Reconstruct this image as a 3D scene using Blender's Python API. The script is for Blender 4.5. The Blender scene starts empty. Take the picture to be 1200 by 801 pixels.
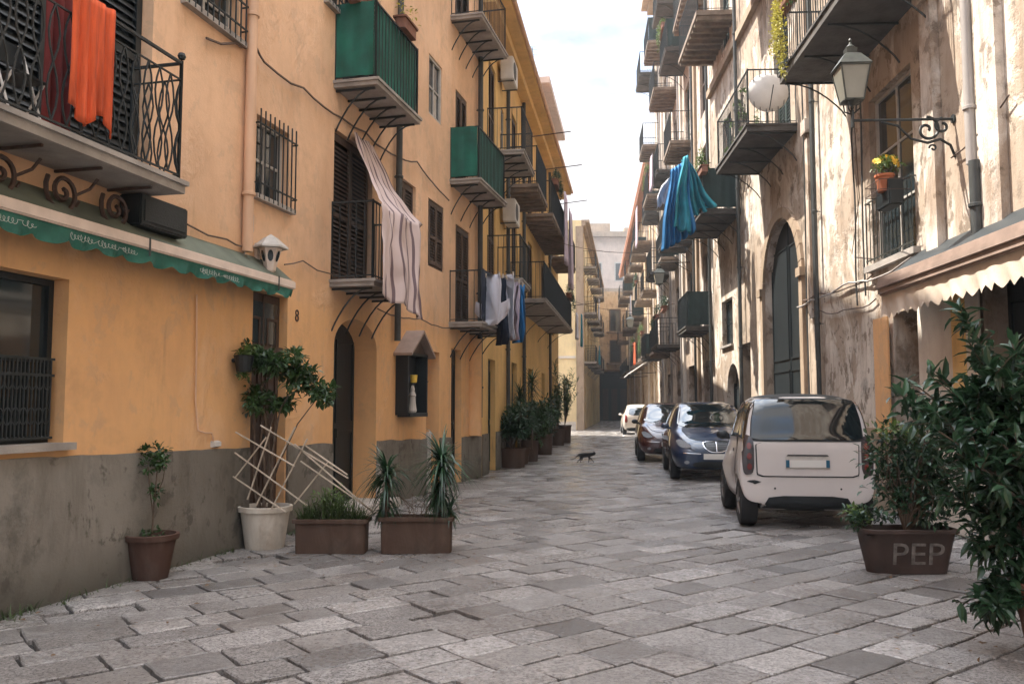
import bpy, bmesh, math, random
from mathutils import Vector, Matrix, noise
from mathutils.bvhtree import BVHTree
R = math.radians
rnd = random.Random(7)
sc = bpy.context.scene
COL = sc.collection
# ------------------------------------------------------------------ camera, sky, sun
CAMZ = 1.42; FPX = 1000.0; HOR = 476.0
PITCH = math.atan((HOR - 400.5) / FPX)
cd = bpy.data.cameras.new("camera"); cam = bpy.data.objects.new("camera", cd); COL.objects.link(cam)
cd.sensor_width = 36; cd.lens = 30.0; cd.clip_end = 2000; cd.clip_start = .05
cam.location = (0, 0, CAMZ); cam.rotation_euler = (math.pi / 2 + PITCH, 0, 0)
sc.camera = cam
SUN = Vector((-1.0, .5, 1.85)).normalized()
world = bpy.data.worlds.new("World"); sc.world = world; world.use_nodes = True
wn = world.node_tree; wn.nodes.clear()
wo = wn.nodes.new('ShaderNodeOutputWorld'); bg = wn.nodes.new('ShaderNodeBackground')
sky = wn.nodes.new('ShaderNodeTexSky'); sky.sky_type = 'NISHITA'; sky.sun_disc = False
sky.sun_elevation = math.asin(SUN.z); sky.sun_rotation = math.atan2(SUN.x, SUN.y) % (2 * math.pi)
sky.dust_density = 2.0; sky.air_density = 1.0
tc = wn.nodes.new('ShaderNodeTexCoord'); mp = wn.nodes.new('ShaderNodeMapping')
mp.inputs['Scale'].default_value = (1, 1, 1.9)
ns = wn.nodes.new('ShaderNodeTexNoise'); ns.inputs['Scale'].default_value = 3.0; ns.inputs['Detail'].default_value = 9; ns.inputs['Roughness'].default_value = .55
rp = wn.nodes.new('ShaderNodeValToRGB'); rp.color_ramp.elements[0].position = .24; rp.color_ramp.elements[1].position = .44
mx = wn.nodes.new('ShaderNodeMix'); mx.data_type = 'RGBA'; pass
n2 = wn.nodes.new('ShaderNodeTexNoise'); n2.inputs['Scale'].default_value = 4.5; n2.inputs['Detail'].default_value = 8
sx = wn.nodes.new('ShaderNodeSeparateXYZ'); r2 = wn.nodes.new('ShaderNodeValToRGB'); r3 = wn.nodes.new('ShaderNodeValToRGB')
r2.color_ramp.elements[0].position = .30; r2.color_ramp.elements[0].color = (.165,.168,.174,1); r2.color_ramp.elements[1].position = .95; r2.color_ramp.elements[1].color = (.94,.975,1.03,1)
r2.color_ramp.elements.new(.46).color = (.172,.172,.178,1)
r3.color_ramp.elements[0].position = .38; r3.color_ramp.elements[0].color = (.56,.64,.76,1); r3.color_ramp.elements[1].position = .56; r3.color_ramp.elements[1].color = (1.06,1.04,1.03,1)
mm_ = wn.nodes.new('ShaderNodeMix'); mm_.data_type = 'RGBA'; mm_.blend_type = 'MULTIPLY'; mm_.inputs[0].default_value = 1
ms_ = wn.nodes.new('ShaderNodeVectorMath'); ms_.operation = 'SCALE'; ms_.inputs['Scale'].default_value = 9.2
L = wn.links.new
L(tc.outputs['Generated'], sx.inputs[0]); L(sx.outputs[2], r2.inputs[0]); L(mp.outputs[0], n2.inputs['Vector']); L(n2.outputs[0], r3.inputs[0])
L(r2.outputs[0], mm_.inputs[6]); L(r3.outputs[0], mm_.inputs[7]); L(mm_.outputs[2], ms_.inputs[0]); L(ms_.outputs[0], mx.inputs[7])
L(tc.outputs['Generated'], mp.inputs[0]); L(mp.outputs[0], ns.inputs['Vector']); L(ns.outputs[0], rp.inputs[0])
L(rp.outputs[0], mx.inputs[0]); L(sky.outputs[0], mx.inputs[6]); L(mx.outputs[2], bg.inputs[0]); L(bg.outputs[0], wo.inputs[0])
bg.inputs[1].default_value = .15
sd = bpy.data.lights.new("sun", 'SUN'); sd.energy = 2.7; sd.angle = R(.6); sd.color = (1, .93, .82)
sun = bpy.data.objects.new("sun", sd); COL.objects.link(sun); sun.location = SUN * 60
sun.rotation_euler = SUN.to_track_quat('Z', 'Y').to_euler()
sc.view_settings.view_transform = 'Standard'; sc.view_settings.look = 'None'
sc.view_settings.exposure = 2.35; sc.view_settings.gamma = 1.0

# ------------------------------------------------------------------ photo -> place
def ray(px, py):
    u = (px - 600) / FPX; v = (400.5 - py) / FPX
    c, s = math.cos(PITCH), math.sin(PITCH)
    return Vector((u, c - v * s, s + v * c))
def ground(px, py, z=0):
    d = ray(px, py); t = (z - CAMZ) / d.z
    return Vector((d.x * t, d.y * t, z))

class Wall:
    def __init__(self, p0, p1, side):
        self.p = Vector((p0[0], p0[1], 0)); q = Vector((p1[0], p1[1], 0))
        self.d = (q - self.p).normalized(); self.len = (q - self.p).length; self.side = side
        self.n = Vector((self.d.y, -self.d.x, 0)) * (1 if side < 0 else -1)   # towards the street
        self.sg = -1 if side < 0 else 1
        self.rz = math.atan2(self.d.y, self.d.x)
    def hit(self, px, py, n=0.0):
        o = self.p + self.n * n; r = ray(px, py); c = Vector((0, 0, CAMZ))
        t = (o - c).dot(self.n) / r.dot(self.n); h = c + r * t
        return (h - o).dot(self.d), h.z
    def W(self, s, n, z): v = self.p + self.d * s + self.n * n; v.z = z; return v

# ------------------------------------------------------------------ mesh builder
class MB:
    def __init__(s): s.v = []; s.f = []; s.m = []; s.cm = 0
    def face(s, idx): s.f.append(tuple(idx)); s.m.append(s.cm)
    def poly(s, pts):
        b = len(s.v); s.v += [tuple(p) for p in pts]; s.face(range(b, b + len(pts)))
    def box(s, a, b):
        x0, x1 = sorted((a[0], b[0])); y0, y1 = sorted((a[1], b[1])); z0, z1 = sorted((a[2], b[2]))
        i = len(s.v)
        s.v += [(x0,y0,z0),(x1,y0,z0),(x1,y1,z0),(x0,y1,z0),(x0,y0,z1),(x1,y0,z1),(x1,y1,z1),(x0,y1,z1)]
        for f in ((0,3,2,1),(4,5,6,7),(0,1,5,4),(1,2,6,5),(2,3,7,6),(3,0,4,7)): s.face([i + k for k in f])
    def bbox(s, a, b, r=.01):           # box with chamfered vertical/horizontal edges
        x0, x1 = sorted((a[0], b[0])); y0, y1 = sorted((a[1], b[1])); z0, z1 = sorted((a[2], b[2]))
        bm = bmesh.new(); bmesh.ops.create_cube(bm, size=1)
        for v in bm.verts: v.co = Vector(((x0+x1)/2 + v.co.x*(x1-x0), (y0+y1)/2 + v.co.y*(y1-y0), (z0+z1)/2 + v.co.z*(z1-z0)))
        bmesh.ops.bevel(bm, geom=bm.edges[:], offset=r, segments=2, affect='EDGES')
        s.addbm(bm); bm.free()
    def addbm(s, bm, M=None):
        i = len(s.v); bm.verts.index_update()
        for v in bm.verts: s.v.append(tuple(M @ v.co if M else v.co))
        for f in bm.faces: s.face([i + v.index for v in f.verts])
    def tube(s, pts, r, n=6, cap=True):
        pts = [Vector(p) for p in pts]; rs = r if isinstance(r, (list, tuple)) else [r] * len(pts)
        b = len(s.v); up = None
        for k, p in enumerate(pts):
            t = (pts[min(k+1, len(pts)-1)] - pts[max(k-1, 0)])
            t = t.normalized() if t.length > 1e-9 else Vector((0,0,1))
            if up is None: up = Vector((0,0,1)) if abs(t.z) < .9 else Vector((0,1,0))
            a = t.cross(up); a = a.normalized() if a.length > 1e-6 else Vector((1,0,0)); c = a.cross(t).normalized(); up = c
            for j in range(n):
                g = 2 * math.pi * (j + .5) / n; s.v.append(tuple(p + (a * math.cos(g) + c * math.sin(g)) * rs[k]))
        for k in range(len(pts) - 1):
            for j in range(n):
                j2 = (j + 1) % n; s.face((b+k*n+j, b+k*n+j2, b+(k+1)*n+j2, b+(k+1)*n+j))
        if cap:
            s.face(range(b + n - 1, b - 1, -1)); s.face(range(b + (len(pts)-1)*n, b + len(pts)*n))
    def lathe(s, prof, c=(0,0,0), n=24, axis='z'):
        b = len(s.v)
        for r, h in prof:
            for j in range(n):
                g = 2 * math.pi * j / n
                p = (r*math.cos(g), r*math.sin(g), h) if axis == 'z' else (r*math.cos(g), h, r*math.sin(g))
                s.v.append((p[0]+c[0], p[1]+c[1], p[2]+c[2]))
        for k in range(len(prof) - 1):
            for j in range(n):
                j2 = (j+1) % n; s.face((b+k*n+j, b+k*n+j2, b+(k+1)*n+j2, b+(k+1)*n+j))
        if prof[0][0] > 1e-4: s.face(range(b + n - 1, b - 1, -1))
        if prof[-1][0] > 1e-4: s.face(range(b + (len(prof)-1)*n, b + len(prof)*n))
    def prism(s, pts, a, b, plane='xz'):
        # outline pts (2D) extruded from a to b along the remaining axis
        def P(p, t): return (p[0], t, p[1]) if plane == 'xz' else ((t, p[0], p[1]) if plane == 'yz' else (p[0], p[1], t))
        i = len(s.v); n = len(pts); s.v += [P(p, a) for p in pts] + [P(p, b) for p in pts]
        s.face(range(i, i + n)); s.face(range(i + 2*n - 1, i + n - 1, -1))
        for k in range(n): s.face((i+k, i+n+k, i+n+(k+1)%n, i+(k+1)%n))
    def grid(s, fn, nu, nv):
        b = len(s.v)
        for j in range(nv + 1):
            for i in range(nu + 1): s.v.append(tuple(fn(i / nu, j / nv)))
        for j in range(nv):
            for i in range(nu):
                a = b + j*(nu+1) + i; s.face((a, a+1, a+nu+2, a+nu+1))
    def mesh(s, name, mats, smooth=False, recalc=True):
        me = bpy.data.meshes.new(name); me.from_pydata(s.v, [], s.f)
        for m in (mats if isinstance(mats, (list, tuple)) else [mats]): me.materials.append(m)
        me.polygons.foreach_set('material_index', s.m)
        if recalc:
            bm = bmesh.new(); bm.from_mesh(me); bmesh.ops.recalc_face_normals(bm, faces=bm.faces[:]); bm.to_mesh(me); bm.free()
        if smooth: me.polygons.foreach_set('use_smooth', [True] * len(me.polygons))
        me.update(); return me
    def build(s, name, mats, parent=None, smooth=False, recalc=True, angle=None):
        o = bpy.data.objects.new(name, s.mesh(name, mats, smooth or angle is not None, recalc)); COL.objects.link(o)
        if parent: o.parent = parent
        if angle is not None: o.data.set_sharp_from_angle(angle=R(angle))
        return o

def thing(name, label, cat, loc=(0,0,0), rz=0, group=None):
    o = bpy.data.objects.new(name, None); COL.objects.link(o); o.location = loc; o.rotation_euler = (0, 0, rz)
    o.empty_display_size = .2; o['label'] = label; o['category'] = cat
    if group: o['group'] = group
    return o
def tag(o, label, cat, group=None):
    o['label'] = label; o['category'] = cat
    if group: o['group'] = group
    return o
def copy_tree(o, parent=None):
    c = o.copy(); COL.objects.link(c)
    if parent: c.parent = parent
    for ch in list(o.children): copy_tree(ch, c)
    return c

# ------------------------------------------------------------------ materials
def nd(t, ty, **kw):
    n = t.nodes.new(ty)
    for k, v in kw.items():
        if k in n.inputs: n.inputs[k].default_value = v
        else: setattr(n, k, v)
    return n
def newmat(name):
    m = bpy.data.materials.new(name); m.use_nodes = True; t = m.node_tree; p = t.nodes['Principled BSDF']; return m, t, p
def mixc(t, fac, a, b):
    n = t.nodes.new('ShaderNodeMix'); n.data_type = 'RGBA'
    for sock, v in ((n.inputs[0], fac), (n.inputs[6], a), (n.inputs[7], b)):
        if hasattr(v, 'is_output'): t.links.new(v, sock)
        else: sock.default_value = v if not isinstance(v, tuple) else (v + (1,) if len(v) == 3 else v)
    return n.outputs[2]
def noisef(t, scale, detail=4, lo=.3, hi=.7, stretch=(1,1,1), co='Object', rough=.55, dist=0):
    tc = t.nodes.new('ShaderNodeTexCoord'); mp = t.nodes.new('ShaderNodeMapping'); mp.inputs['Scale'].default_value = stretch
    n = t.nodes.new('ShaderNodeTexNoise'); n.inputs['Scale'].default_value = scale; n.inputs['Detail'].default_value = detail
    n.inputs['Roughness'].default_value = rough; n.inputs['Distortion'].default_value = dist
    t.links.new(tc.outputs[co], mp.inputs[0]); t.links.new(mp.outputs[0], n.inputs['Vector'])
    r = t.nodes.new('ShaderNodeMapRange'); r.inputs['From Min'].default_value = lo; r.inputs['From Max'].default_value = hi
    t.links.new(n.outputs[0], r.inputs['Value']); return r.outputs[0]
def bump(t, p, h, strength=.3, dist=.01):
    b = t.nodes.new('ShaderNodeBump'); b.inputs['Strength'].default_value = strength; b.inputs['Distance'].default_value = dist
    t.links.new(h, b.inputs['Height'])
    if p.inputs['Normal'].links: t.links.new(p.inputs['Normal'].links[0].from_socket, b.inputs['Normal'])
    t.links.new(b.outputs[0], p.inputs['Normal'])
def dk(c, k): return tuple(x * k for x in c)
def mat(name, c, rough=.7, var=.25, scale=4, metal=0, bs=0, bscale=60, spec=.5, coat=0, stretch=(1,1,1)):
    m, t, p = newmat(name)
    p.inputs['Roughness'].default_value = rough; p.inputs['Metallic'].default_value = metal
    p.inputs['Specular IOR Level'].default_value = spec; p.inputs['Coat Weight'].default_value = coat
    if coat: p.inputs['Coat Roughness'].default_value = .05
    if var:
        f = noisef(t, scale, 6, stretch=stretch)
        t.links.new(mixc(t, f, dk(c, 1 - var), dk(c, 1 + var * .6)), p.inputs['Base Color'])
    else: p.inputs['Base Color'].default_value = c + (1,)
    if bs: bump(t, p, noisef(t, bscale, 4, stretch=stretch), bs)
    return m
def plaster(name, c, stain=(.25,.16,.09), amt=.4, dirt=(.12,.10,.08), damt=.3, bs=.25, streak=.35, plast2=None, peel=0, patchlo=.5, patchhi=.6, low=None, lowr=(3.3,2.5)):
    m, t, p = newmat(name); p.inputs['Roughness'].default_value = .88; p.inputs['Specular IOR Level'].default_value = .25
    big = noisef(t, .55, 5, .35, .7)
    col = mixc(t, big, dk(c, 1.08), dk(c, .80))
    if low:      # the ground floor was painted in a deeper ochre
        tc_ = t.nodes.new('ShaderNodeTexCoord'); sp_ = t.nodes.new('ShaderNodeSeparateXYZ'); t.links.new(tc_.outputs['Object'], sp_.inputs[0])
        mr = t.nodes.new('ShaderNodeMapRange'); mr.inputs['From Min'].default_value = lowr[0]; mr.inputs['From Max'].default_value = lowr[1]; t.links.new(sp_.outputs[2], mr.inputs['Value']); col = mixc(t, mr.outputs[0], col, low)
    fine = noisef(t, 9, 6, .4, .75)
    f1 = t.nodes.new('ShaderNodeMath'); f1.operation = 'MULTIPLY'; f1.inputs[1].default_value = .16; t.links.new(fine, f1.inputs[0])
    col = mixc(t, f1.outputs[0], col, dk(c, .6))
    def layer(col, fac, k, colour):
        q = t.nodes.new('ShaderNodeMath'); q.operation = 'MULTIPLY'; q.inputs[1].default_value = k; q.use_clamp = True
        t.links.new(fac, q.inputs[0]); return mixc(t, q.outputs[0], col, colour)
    hmask = None
    if plast2:
        pm = noisef(t, .75, 9, patchlo, patchhi, stretch=(1, 1, .6), rough=.65, dist=.6); col = layer(col, pm, peel, plast2)
        pm2 = noisef(t, 2.3, 9, .55, .585, stretch=(1, 1, .8), rough=.7, dist=.3); col = layer(col, pm2, peel, dk(plast2, .55))
        hmask = pm
    st = noisef(t, 2.2, 7, .46, .66, stretch=(1.3, 1.3, .38), rough=.68, dist=.5); col = layer(col, st, amt, stain)
    st2 = noisef(t, 6.5, 6, .53, .68, stretch=(1.2, 1.2, .13), rough=.7, dist=.4); brk = noisef(t, 1.1, 5, .48, .66, rough=.6); bq = t.nodes.new('ShaderNodeMath'); bq.operation = 'MULTIPLY'; t.links.new(st2, bq.inputs[0]); t.links.new(brk, bq.inputs[1]); st2 = bq.outputs[0]
    col = layer(col, st2, min(1, streak*1.5), dirt)
    sp = noisef(t, 1.4, 9, .54, .72, rough=.72); col = layer(col, sp, damt, dirt)
    cr = noisef(t, 16, 8, .68, .74, rough=.7); col = layer(col, cr, damt, dk(dirt, .7))
    t.links.new(col, p.inputs['Base Color'])
    bump(t, p, noisef(t, 35, 8, 0, 1, rough=.65), bs, .006)
    bump(t, p, noisef(t, 2.5, 5, 0, 1), .35, .03)
    if hmask is not None: bump(t, p, hmask, .6, .02)
    return m
def stripes(name, a, b, n=60, lo=.5, co='UV', axis=0):
    m, t, p = newmat(name); p.inputs['Roughness'].default_value = .9
    uv = t.nodes.new('ShaderNodeAttribute'); uv.attribute_name = 'uvc'
    s = t.nodes.new('ShaderNodeSeparateXYZ'); t.links.new(uv.outputs['Vector'], s.inputs[0])
    q = t.nodes.new('ShaderNodeMath'); q.operation = 'MULTIPLY'; q.inputs[1].default_value = n; t.links.new(s.outputs[axis], q.inputs[0])
    f = t.nodes.new('ShaderNodeMath'); f.operation = 'FRACT'; t.links.new(q.outputs[0], f.inputs[0])
    g = t.nodes.new('ShaderNodeMath'); g.operation = 'GREATER_THAN'; g.inputs[1].default_value = lo; t.links.new(f.outputs[0], g.inputs[0])
    t.links.new(mixc(t, g.outputs[0], a, b), p.inputs['Base Color']); return m

M = {}
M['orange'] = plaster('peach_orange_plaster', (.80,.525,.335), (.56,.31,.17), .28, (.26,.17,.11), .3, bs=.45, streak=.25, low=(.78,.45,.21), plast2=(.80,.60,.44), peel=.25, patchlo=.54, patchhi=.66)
M['yellow'] = plaster('yellow_ochre_plaster', (.80,.53,.22), (.5,.30,.14), .3, (.2,.15,.1), .25, streak=.3)
M['cream'] = plaster('pale_yellow_plaster', (.82,.66,.38), (.6,.42,.24), .25, (.3,.25,.2), .15, streak=.2)
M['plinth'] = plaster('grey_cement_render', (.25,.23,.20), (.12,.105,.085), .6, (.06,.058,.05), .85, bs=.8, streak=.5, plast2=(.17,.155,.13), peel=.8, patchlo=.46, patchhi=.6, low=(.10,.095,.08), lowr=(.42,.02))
M['old'] = plaster('weathered_plaster', (.68,.61,.53), (.25,.17,.115), .6, (.045,.04,.036), .8, bs=1.0, streak=.95, plast2=(.37,.29,.22), peel=.85, patchlo=.47, patchhi=.52)
M['old2'] = plaster('crumbling_plaster', (.66,.59,.52), (.25,.18,.13), .65, (.045,.04,.036), .8, bs=1.0, streak=.95, plast2=(.36,.27,.20), peel=.8, patchlo=.48, patchhi=.56)
M['old3'] = plaster('worn_ochre_plaster', (.60,.46,.30), (.38,.22,.12), .5, (.12,.09,.07), .45, bs=.5, streak=.5, plast2=(.46,.34,.25), peel=.6)
M['white_wall'] = plaster('whitewashed_plaster', (.70,.64,.56), (.45,.34,.26), .3, (.25,.2,.16), .25, streak=.3)
M['stone'] = plaster('weathered_stone', (.38,.29,.21), (.2,.14,.09), .5, (.07,.055,.045), .5, bs=.7, streak=.5)
M['pink'] = plaster('pinkish_facade', (.58,.47,.40), (.4,.3,.24), .3, (.2,.17,.15), .3)
M['iron'] = mat('wrought_iron', (.018,.024,.026), .55, .3, 20, bs=.15)
M['rust'] = mat('rusted_iron', (.07,.04,.03), .75, .4, 14, bs=.2)
M['slab'] = mat('balcony_stone', (.34,.31,.28), .85, .35, 3, bs=.3, bscale=30)
M['slab_d'] = mat('old_balcony_slab', (.085,.078,.072), .9, .5, 3, bs=.4, bscale=25)
M['beam'] = mat('stone_beams', (.22,.17,.13), .9, .4, 4, bs=.3)
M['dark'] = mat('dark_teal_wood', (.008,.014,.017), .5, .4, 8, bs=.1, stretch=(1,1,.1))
M['brownw'] = mat('brown_shutter_paint', (.085,.055,.040), .65, .35, 9, bs=.2, stretch=(1,1,.15))
M['greenw'] = mat('dark_green_wood', (.02,.04,.033), .6, .35, 8, bs=.2, stretch=(1,1,.15))
M['doorw'] = mat('old_door_wood', (.06,.035,.024), .6, .4, 8, bs=.3, stretch=(1,1,.1))
M['frame'] = mat('painted_frame', (.45,.42,.38), .6, .2, 8)
M['glass'] = mat('window_glass', (.02,.03,.035), .06, 0, spec=.9)
M['pipe'] = mat('painted_downpipe', (.66,.42,.27), .6, .2, 5, stretch=(1,1,.3))
M['pipeg'] = mat('grey_downpipe', (.36,.33,.31), .5, .25, 5, stretch=(1,1,.3))
M['piped'] = mat('dark_downpipe', (.05,.055,.055), .55, .3, 5)
M['cable'] = mat('dusty_cable', (.13,.09,.07), .8, .3, 6)
M['gscreen'] = mat('green_balcony_cloth', (.004,.105,.075), .75, .45, 3, bs=.15, bscale=90)
M['dscreen'] = mat('dark_balcony_cloth', (.015,.035,.035), .8, .3, 5)
M['gawn'] = mat('green_awning_canvas', (.018,.13,.098), .7, .3, 5, bs=.2)
M['gawn_top'] = mat('dusty_awning_top', (.12,.14,.105), .85, .35, 3)
M['bar'] = mat('cream_painted_metal', (.72,.60,.52), .5, .15, 6)
M['cawn'] = mat('cream_awning_canvas', (.62,.52,.42), .85, .2, 4, bs=.2)
M['bawn'] = mat('brown_awning_box', (.30,.22,.18), .7, .25, 4)
M['tile'] = mat('clay_roof_tiles', (.42,.19,.11), .85, .4, 5, bs=.3, bscale=12)
M['terra'] = mat('terracotta', (.22,.10,.065), .8, .3, 6, bs=.2)
M['terrab'] = plaster('weathered_terracotta', (.085,.052,.038), (.17,.13,.10), .4, (.04,.032,.028), .75, bs=.5, streak=.6)
M['potbrown'] = plaster('dusty_brown_pot', (.08,.043,.032), (.16,.12,.10), .4, (.03,.025,.022), .5, bs=.2, streak=.4)
M['potwhite'] = plaster('dirty_white_pot', (.66,.60,.52), (.36,.26,.18), .55, (.16,.13,.10), .6, bs=.15, streak=.6)
M['soil'] = mat('potting_soil', (.035,.025,.018), .95, .5, 20, bs=.6)
M['bark'] = mat('plant_bark', (.12,.085,.06), .9, .4, 12, bs=.4)
M['cane'] = mat('bamboo_cane', (.50,.42,.33), .7, .3, 9)
M['plast'] = mat('white_plastic', (.62,.6,.57), .45, .12, 4)
M['redc'] = mat('orange_red_cloth', (.62,.10,.03), .95, .45, 22, bs=.5, bscale=60, stretch=(1,1,.08))
M['redd'] = mat('dark_red_cloth', (.16,.02,.018), .9, .2, 6)
M['blue'] = mat('blue_cloth', (.02,.16,.38), .85, .3, 4)
M['teal'] = mat('turquoise_cloth', (.025,.25,.34), .85, .3, 4)
M['lav'] = mat('lavender_cloth', (.50,.42,.50), .9, .15, 4)
M['whitec'] = mat('white_cloth', (.62,.62,.68), .9, .1, 4)
M['navy'] = mat('navy_cloth', (.012,.022,.045), .9, .2, 4)
M['yellowf'] = mat('yellow_petals', (.80,.55,.08), .7, .2, 8)
M['lampglass'] = mat('dusty_lamp_glass', (.24,.24,.21), .08, .1, 4, spec=.6)
M['lampiron'] = mat('aged_lamp_metal', (.06,.065,.058), .5, .4, 8, metal=.4)
M['marble'] = mat('marble_step', (.52,.48,.44), .6, .2, 4)
M['black'] = mat('black_fur', (.008,.008,.008), .8, .2, 10)
M['rubber'] = mat('tyre_rubber', (.012,.013,.014), .8, .2, 10)
M['plastic'] = mat('black_car_plastic', (.012,.016,.018), .55, .2, 10)
M['alloy'] = mat('alloy_wheel', (.30,.30,.31), .35, .1, 5, metal=.9)
M['chrome'] = mat('chrome_trim', (.6,.6,.62), .15, 0, metal=1)
M['cglass'] = mat('tinted_car_glass', (.008,.014,.016), .03, 0, spec=1.0, coat=.5)
M['white_paint'] = mat('white_car_paint', (.62,.57,.545), .3, .04, 2, coat=.6)
M['blue_paint'] = mat('midnight_blue_paint', (.004,.02,.06), .3, .05, 2, coat=1.0)
M['red_paint'] = mat('maroon_car_paint', (.055,.012,.012), .25, .05, 2, coat=1.0)
M['cream_paint'] = mat('cream_car_paint', (.62,.56,.48), .3, .05, 2, coat=.6)
M['redlens'] = mat('red_tail_lens', (.16,.018,.015), .15, .1, 9, coat=1)
M['clear'] = mat('clear_headlight_lens', (.26,.28,.30), .1, .2, 30, coat=1)
M['plate'] = mat('licence_plate', (.66,.64,.60), .5, .03, 4)
M['plateblue'] = mat('plate_blue_band', (.01,.09,.16), .5, 0)
def leafmat(name, c, trans=.25, rough=.45):
    m, t, p = newmat(name)
    at = t.nodes.new('ShaderNodeAttribute'); at.attribute_name = 'tone'
    t.links.new(mixc(t, at.outputs['Fac'], dk(c, .45), dk(c, 1.7)), p.inputs['Base Color'])
    p.inputs['Roughness'].default_value = rough; p.inputs['Subsurface Weight'].default_value = 0
    tr = t.nodes.new('ShaderNodeBsdfTranslucent'); t.links.new(mixc(t, at.outputs['Fac'], dk(c, .8), dk(c, 2.2)), tr.inputs[0])
    ms = t.nodes.new('ShaderNodeMixShader'); ms.inputs[0].default_value = trans
    out = [n for n in t.nodes if n.type == 'OUTPUT_MATERIAL'][0]
    t.links.new(p.outputs[0], ms.inputs[1]); t.links.new(tr.outputs[0], ms.inputs[2]); t.links.new(ms.outputs[0], out.inputs[0])
    return m
M['leaf'] = leafmat('glossy_green_leaves', (.038,.080,.026), .25, .35)
M['leafd'] = leafmat('dark_green_leaves', (.026,.062,.030), .22, .32)
M['leafl'] = leafmat('light_green_leaves', (.075,.12,.028))
M['leafy'] = leafmat('yellow_green_leaves', (.30,.27,.05))
M['grassl'] = leafmat('long_grass_blades', (.055,.085,.03))
# paving: each stone carries its own tone / gloss
def paving_mat():
    m, t, p = newmat('worn_basalt_and_limestone_paving')
    at = t.nodes.new('ShaderNodeAttribute'); at.attribute_name = 'stone'
    s = t.nodes.new('ShaderNodeSeparateColor'); t.links.new(at.outputs['Color'], s.inputs[0])
    base = mixc(t, s.outputs[0], (.095,.093,.092), (.62,.585,.56))
    warm = mixc(t, s.outputs[2], base, (.31,.28,.255)); 
    fine = noisef(t, 30, 10, .46, .60, rough=.82); pit = noisef(t, 62, 5, .53, .57, rough=.75)
    q = t.nodes.new('ShaderNodeMath'); q.operation = 'MULTIPLY'; t.links.new(fine, q.inputs[0]); q.inputs[1].default_value = .75
    col = mixc(t, q.outputs[0], warm, (.10,.094,.09))
    q2 = t.nodes.new('ShaderNodeMath'); q2.operation = 'MULTIPLY'; t.links.new(pit, q2.inputs[0])
    inv = t.nodes.new('ShaderNodeMath'); inv.operation = 'SUBTRACT'; inv.inputs[0].default_value = 1.05; t.links.new(s.outputs[1], inv.inputs[1]); inv.use_clamp = True
    t.links.new(inv.outputs[0], q2.inputs[1])
    col = mixc(t, q2.outputs[0], col, (.07,.062,.06))
    md = noisef(t, 9, 8, .45, .68, rough=.75); q5 = t.nodes.new('ShaderNodeMath'); q5.operation = 'MULTIPLY'; q5.inputs[1].default_value = .5; t.links.new(md, q5.inputs[0]); col = mixc(t, q5.outputs[0], col, (.11,.10,.095))
    st = noisef(t, 1.1, 6, .5, .75, rough=.65); q3 = t.nodes.new('ShaderNodeMath'); q3.operation = 'MULTIPLY'; q3.inputs[1].default_value = .75; t.links.new(st, q3.inputs[0])
    col = mixc(t, q3.outputs[0], col, (.085,.07,.06))
    t.links.new(col, p.inputs['Base Color'])
    r1 = t.nodes.new('ShaderNodeMapRange'); t.links.new(s.outputs[1], r1.inputs['Value']); r1.inputs['To Min'].default_value = .48; r1.inputs['To Max'].default_value = .08
    ra = t.nodes.new('ShaderNodeMath'); ra.operation = 'ADD'; t.links.new(r1.outputs[0], ra.inputs[0])
    rn = noisef(t, 25, 5, .2, 1); rm = t.nodes.new('ShaderNodeMath'); rm.operation = 'MULTIPLY'; rm.inputs[1].default_value = .18; t.links.new(rn, rm.inputs[0]); t.links.new(rm.outputs[0], ra.inputs[1])
    t.links.new(ra.outputs[0], p.inputs['Roughness'])
    bump(t, p, noisef(t, 45, 8, 0, 1, rough=.75), .8, .008); bump(t, p, noisef(t, 5, 4, 0, 1), .4, .02)
    q4 = t.nodes.new('ShaderNodeMath'); q4.operation = 'MULTIPLY'; q4.inputs[1].default_value = -1; t.links.new(q2.outputs[0], q4.inputs[0]); bump(t, p, q4.outputs[0], .6, .004)
    return m
M['paving'] = paving_mat()
M['joint'] = mat('dirt_in_joints', (.035,.031,.028), .95, .4, 6, bs=.4)

# ------------------------------------------------------------------ walls of the street (plan measured in the place)
def XA(z): return -4.86 + .24 * z
A = Wall((XA(-7), -7), (XA(17.6), 17.6), -1)
B = Wall((XA(17.6) + .02, 17.62), (-3.166 + .145 * 35, 35), -1)
D = Wall((-4.3 + .145 * 35.2, 35.2), (-4.3 + .145 * 43, 43), -1)
R1 = Wall((4.5 + .05 * -7, -7), (4.5 + .05 * 23.9, 23.9), 1)
R2 = Wall((5.72, 23.95), (7.12, 41.7), 1)
R3 = Wall((7.3, 41.75), (10.9, 81), 1)
CS = Wall((4.28, 52), (8.3, 81), -1)
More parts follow.
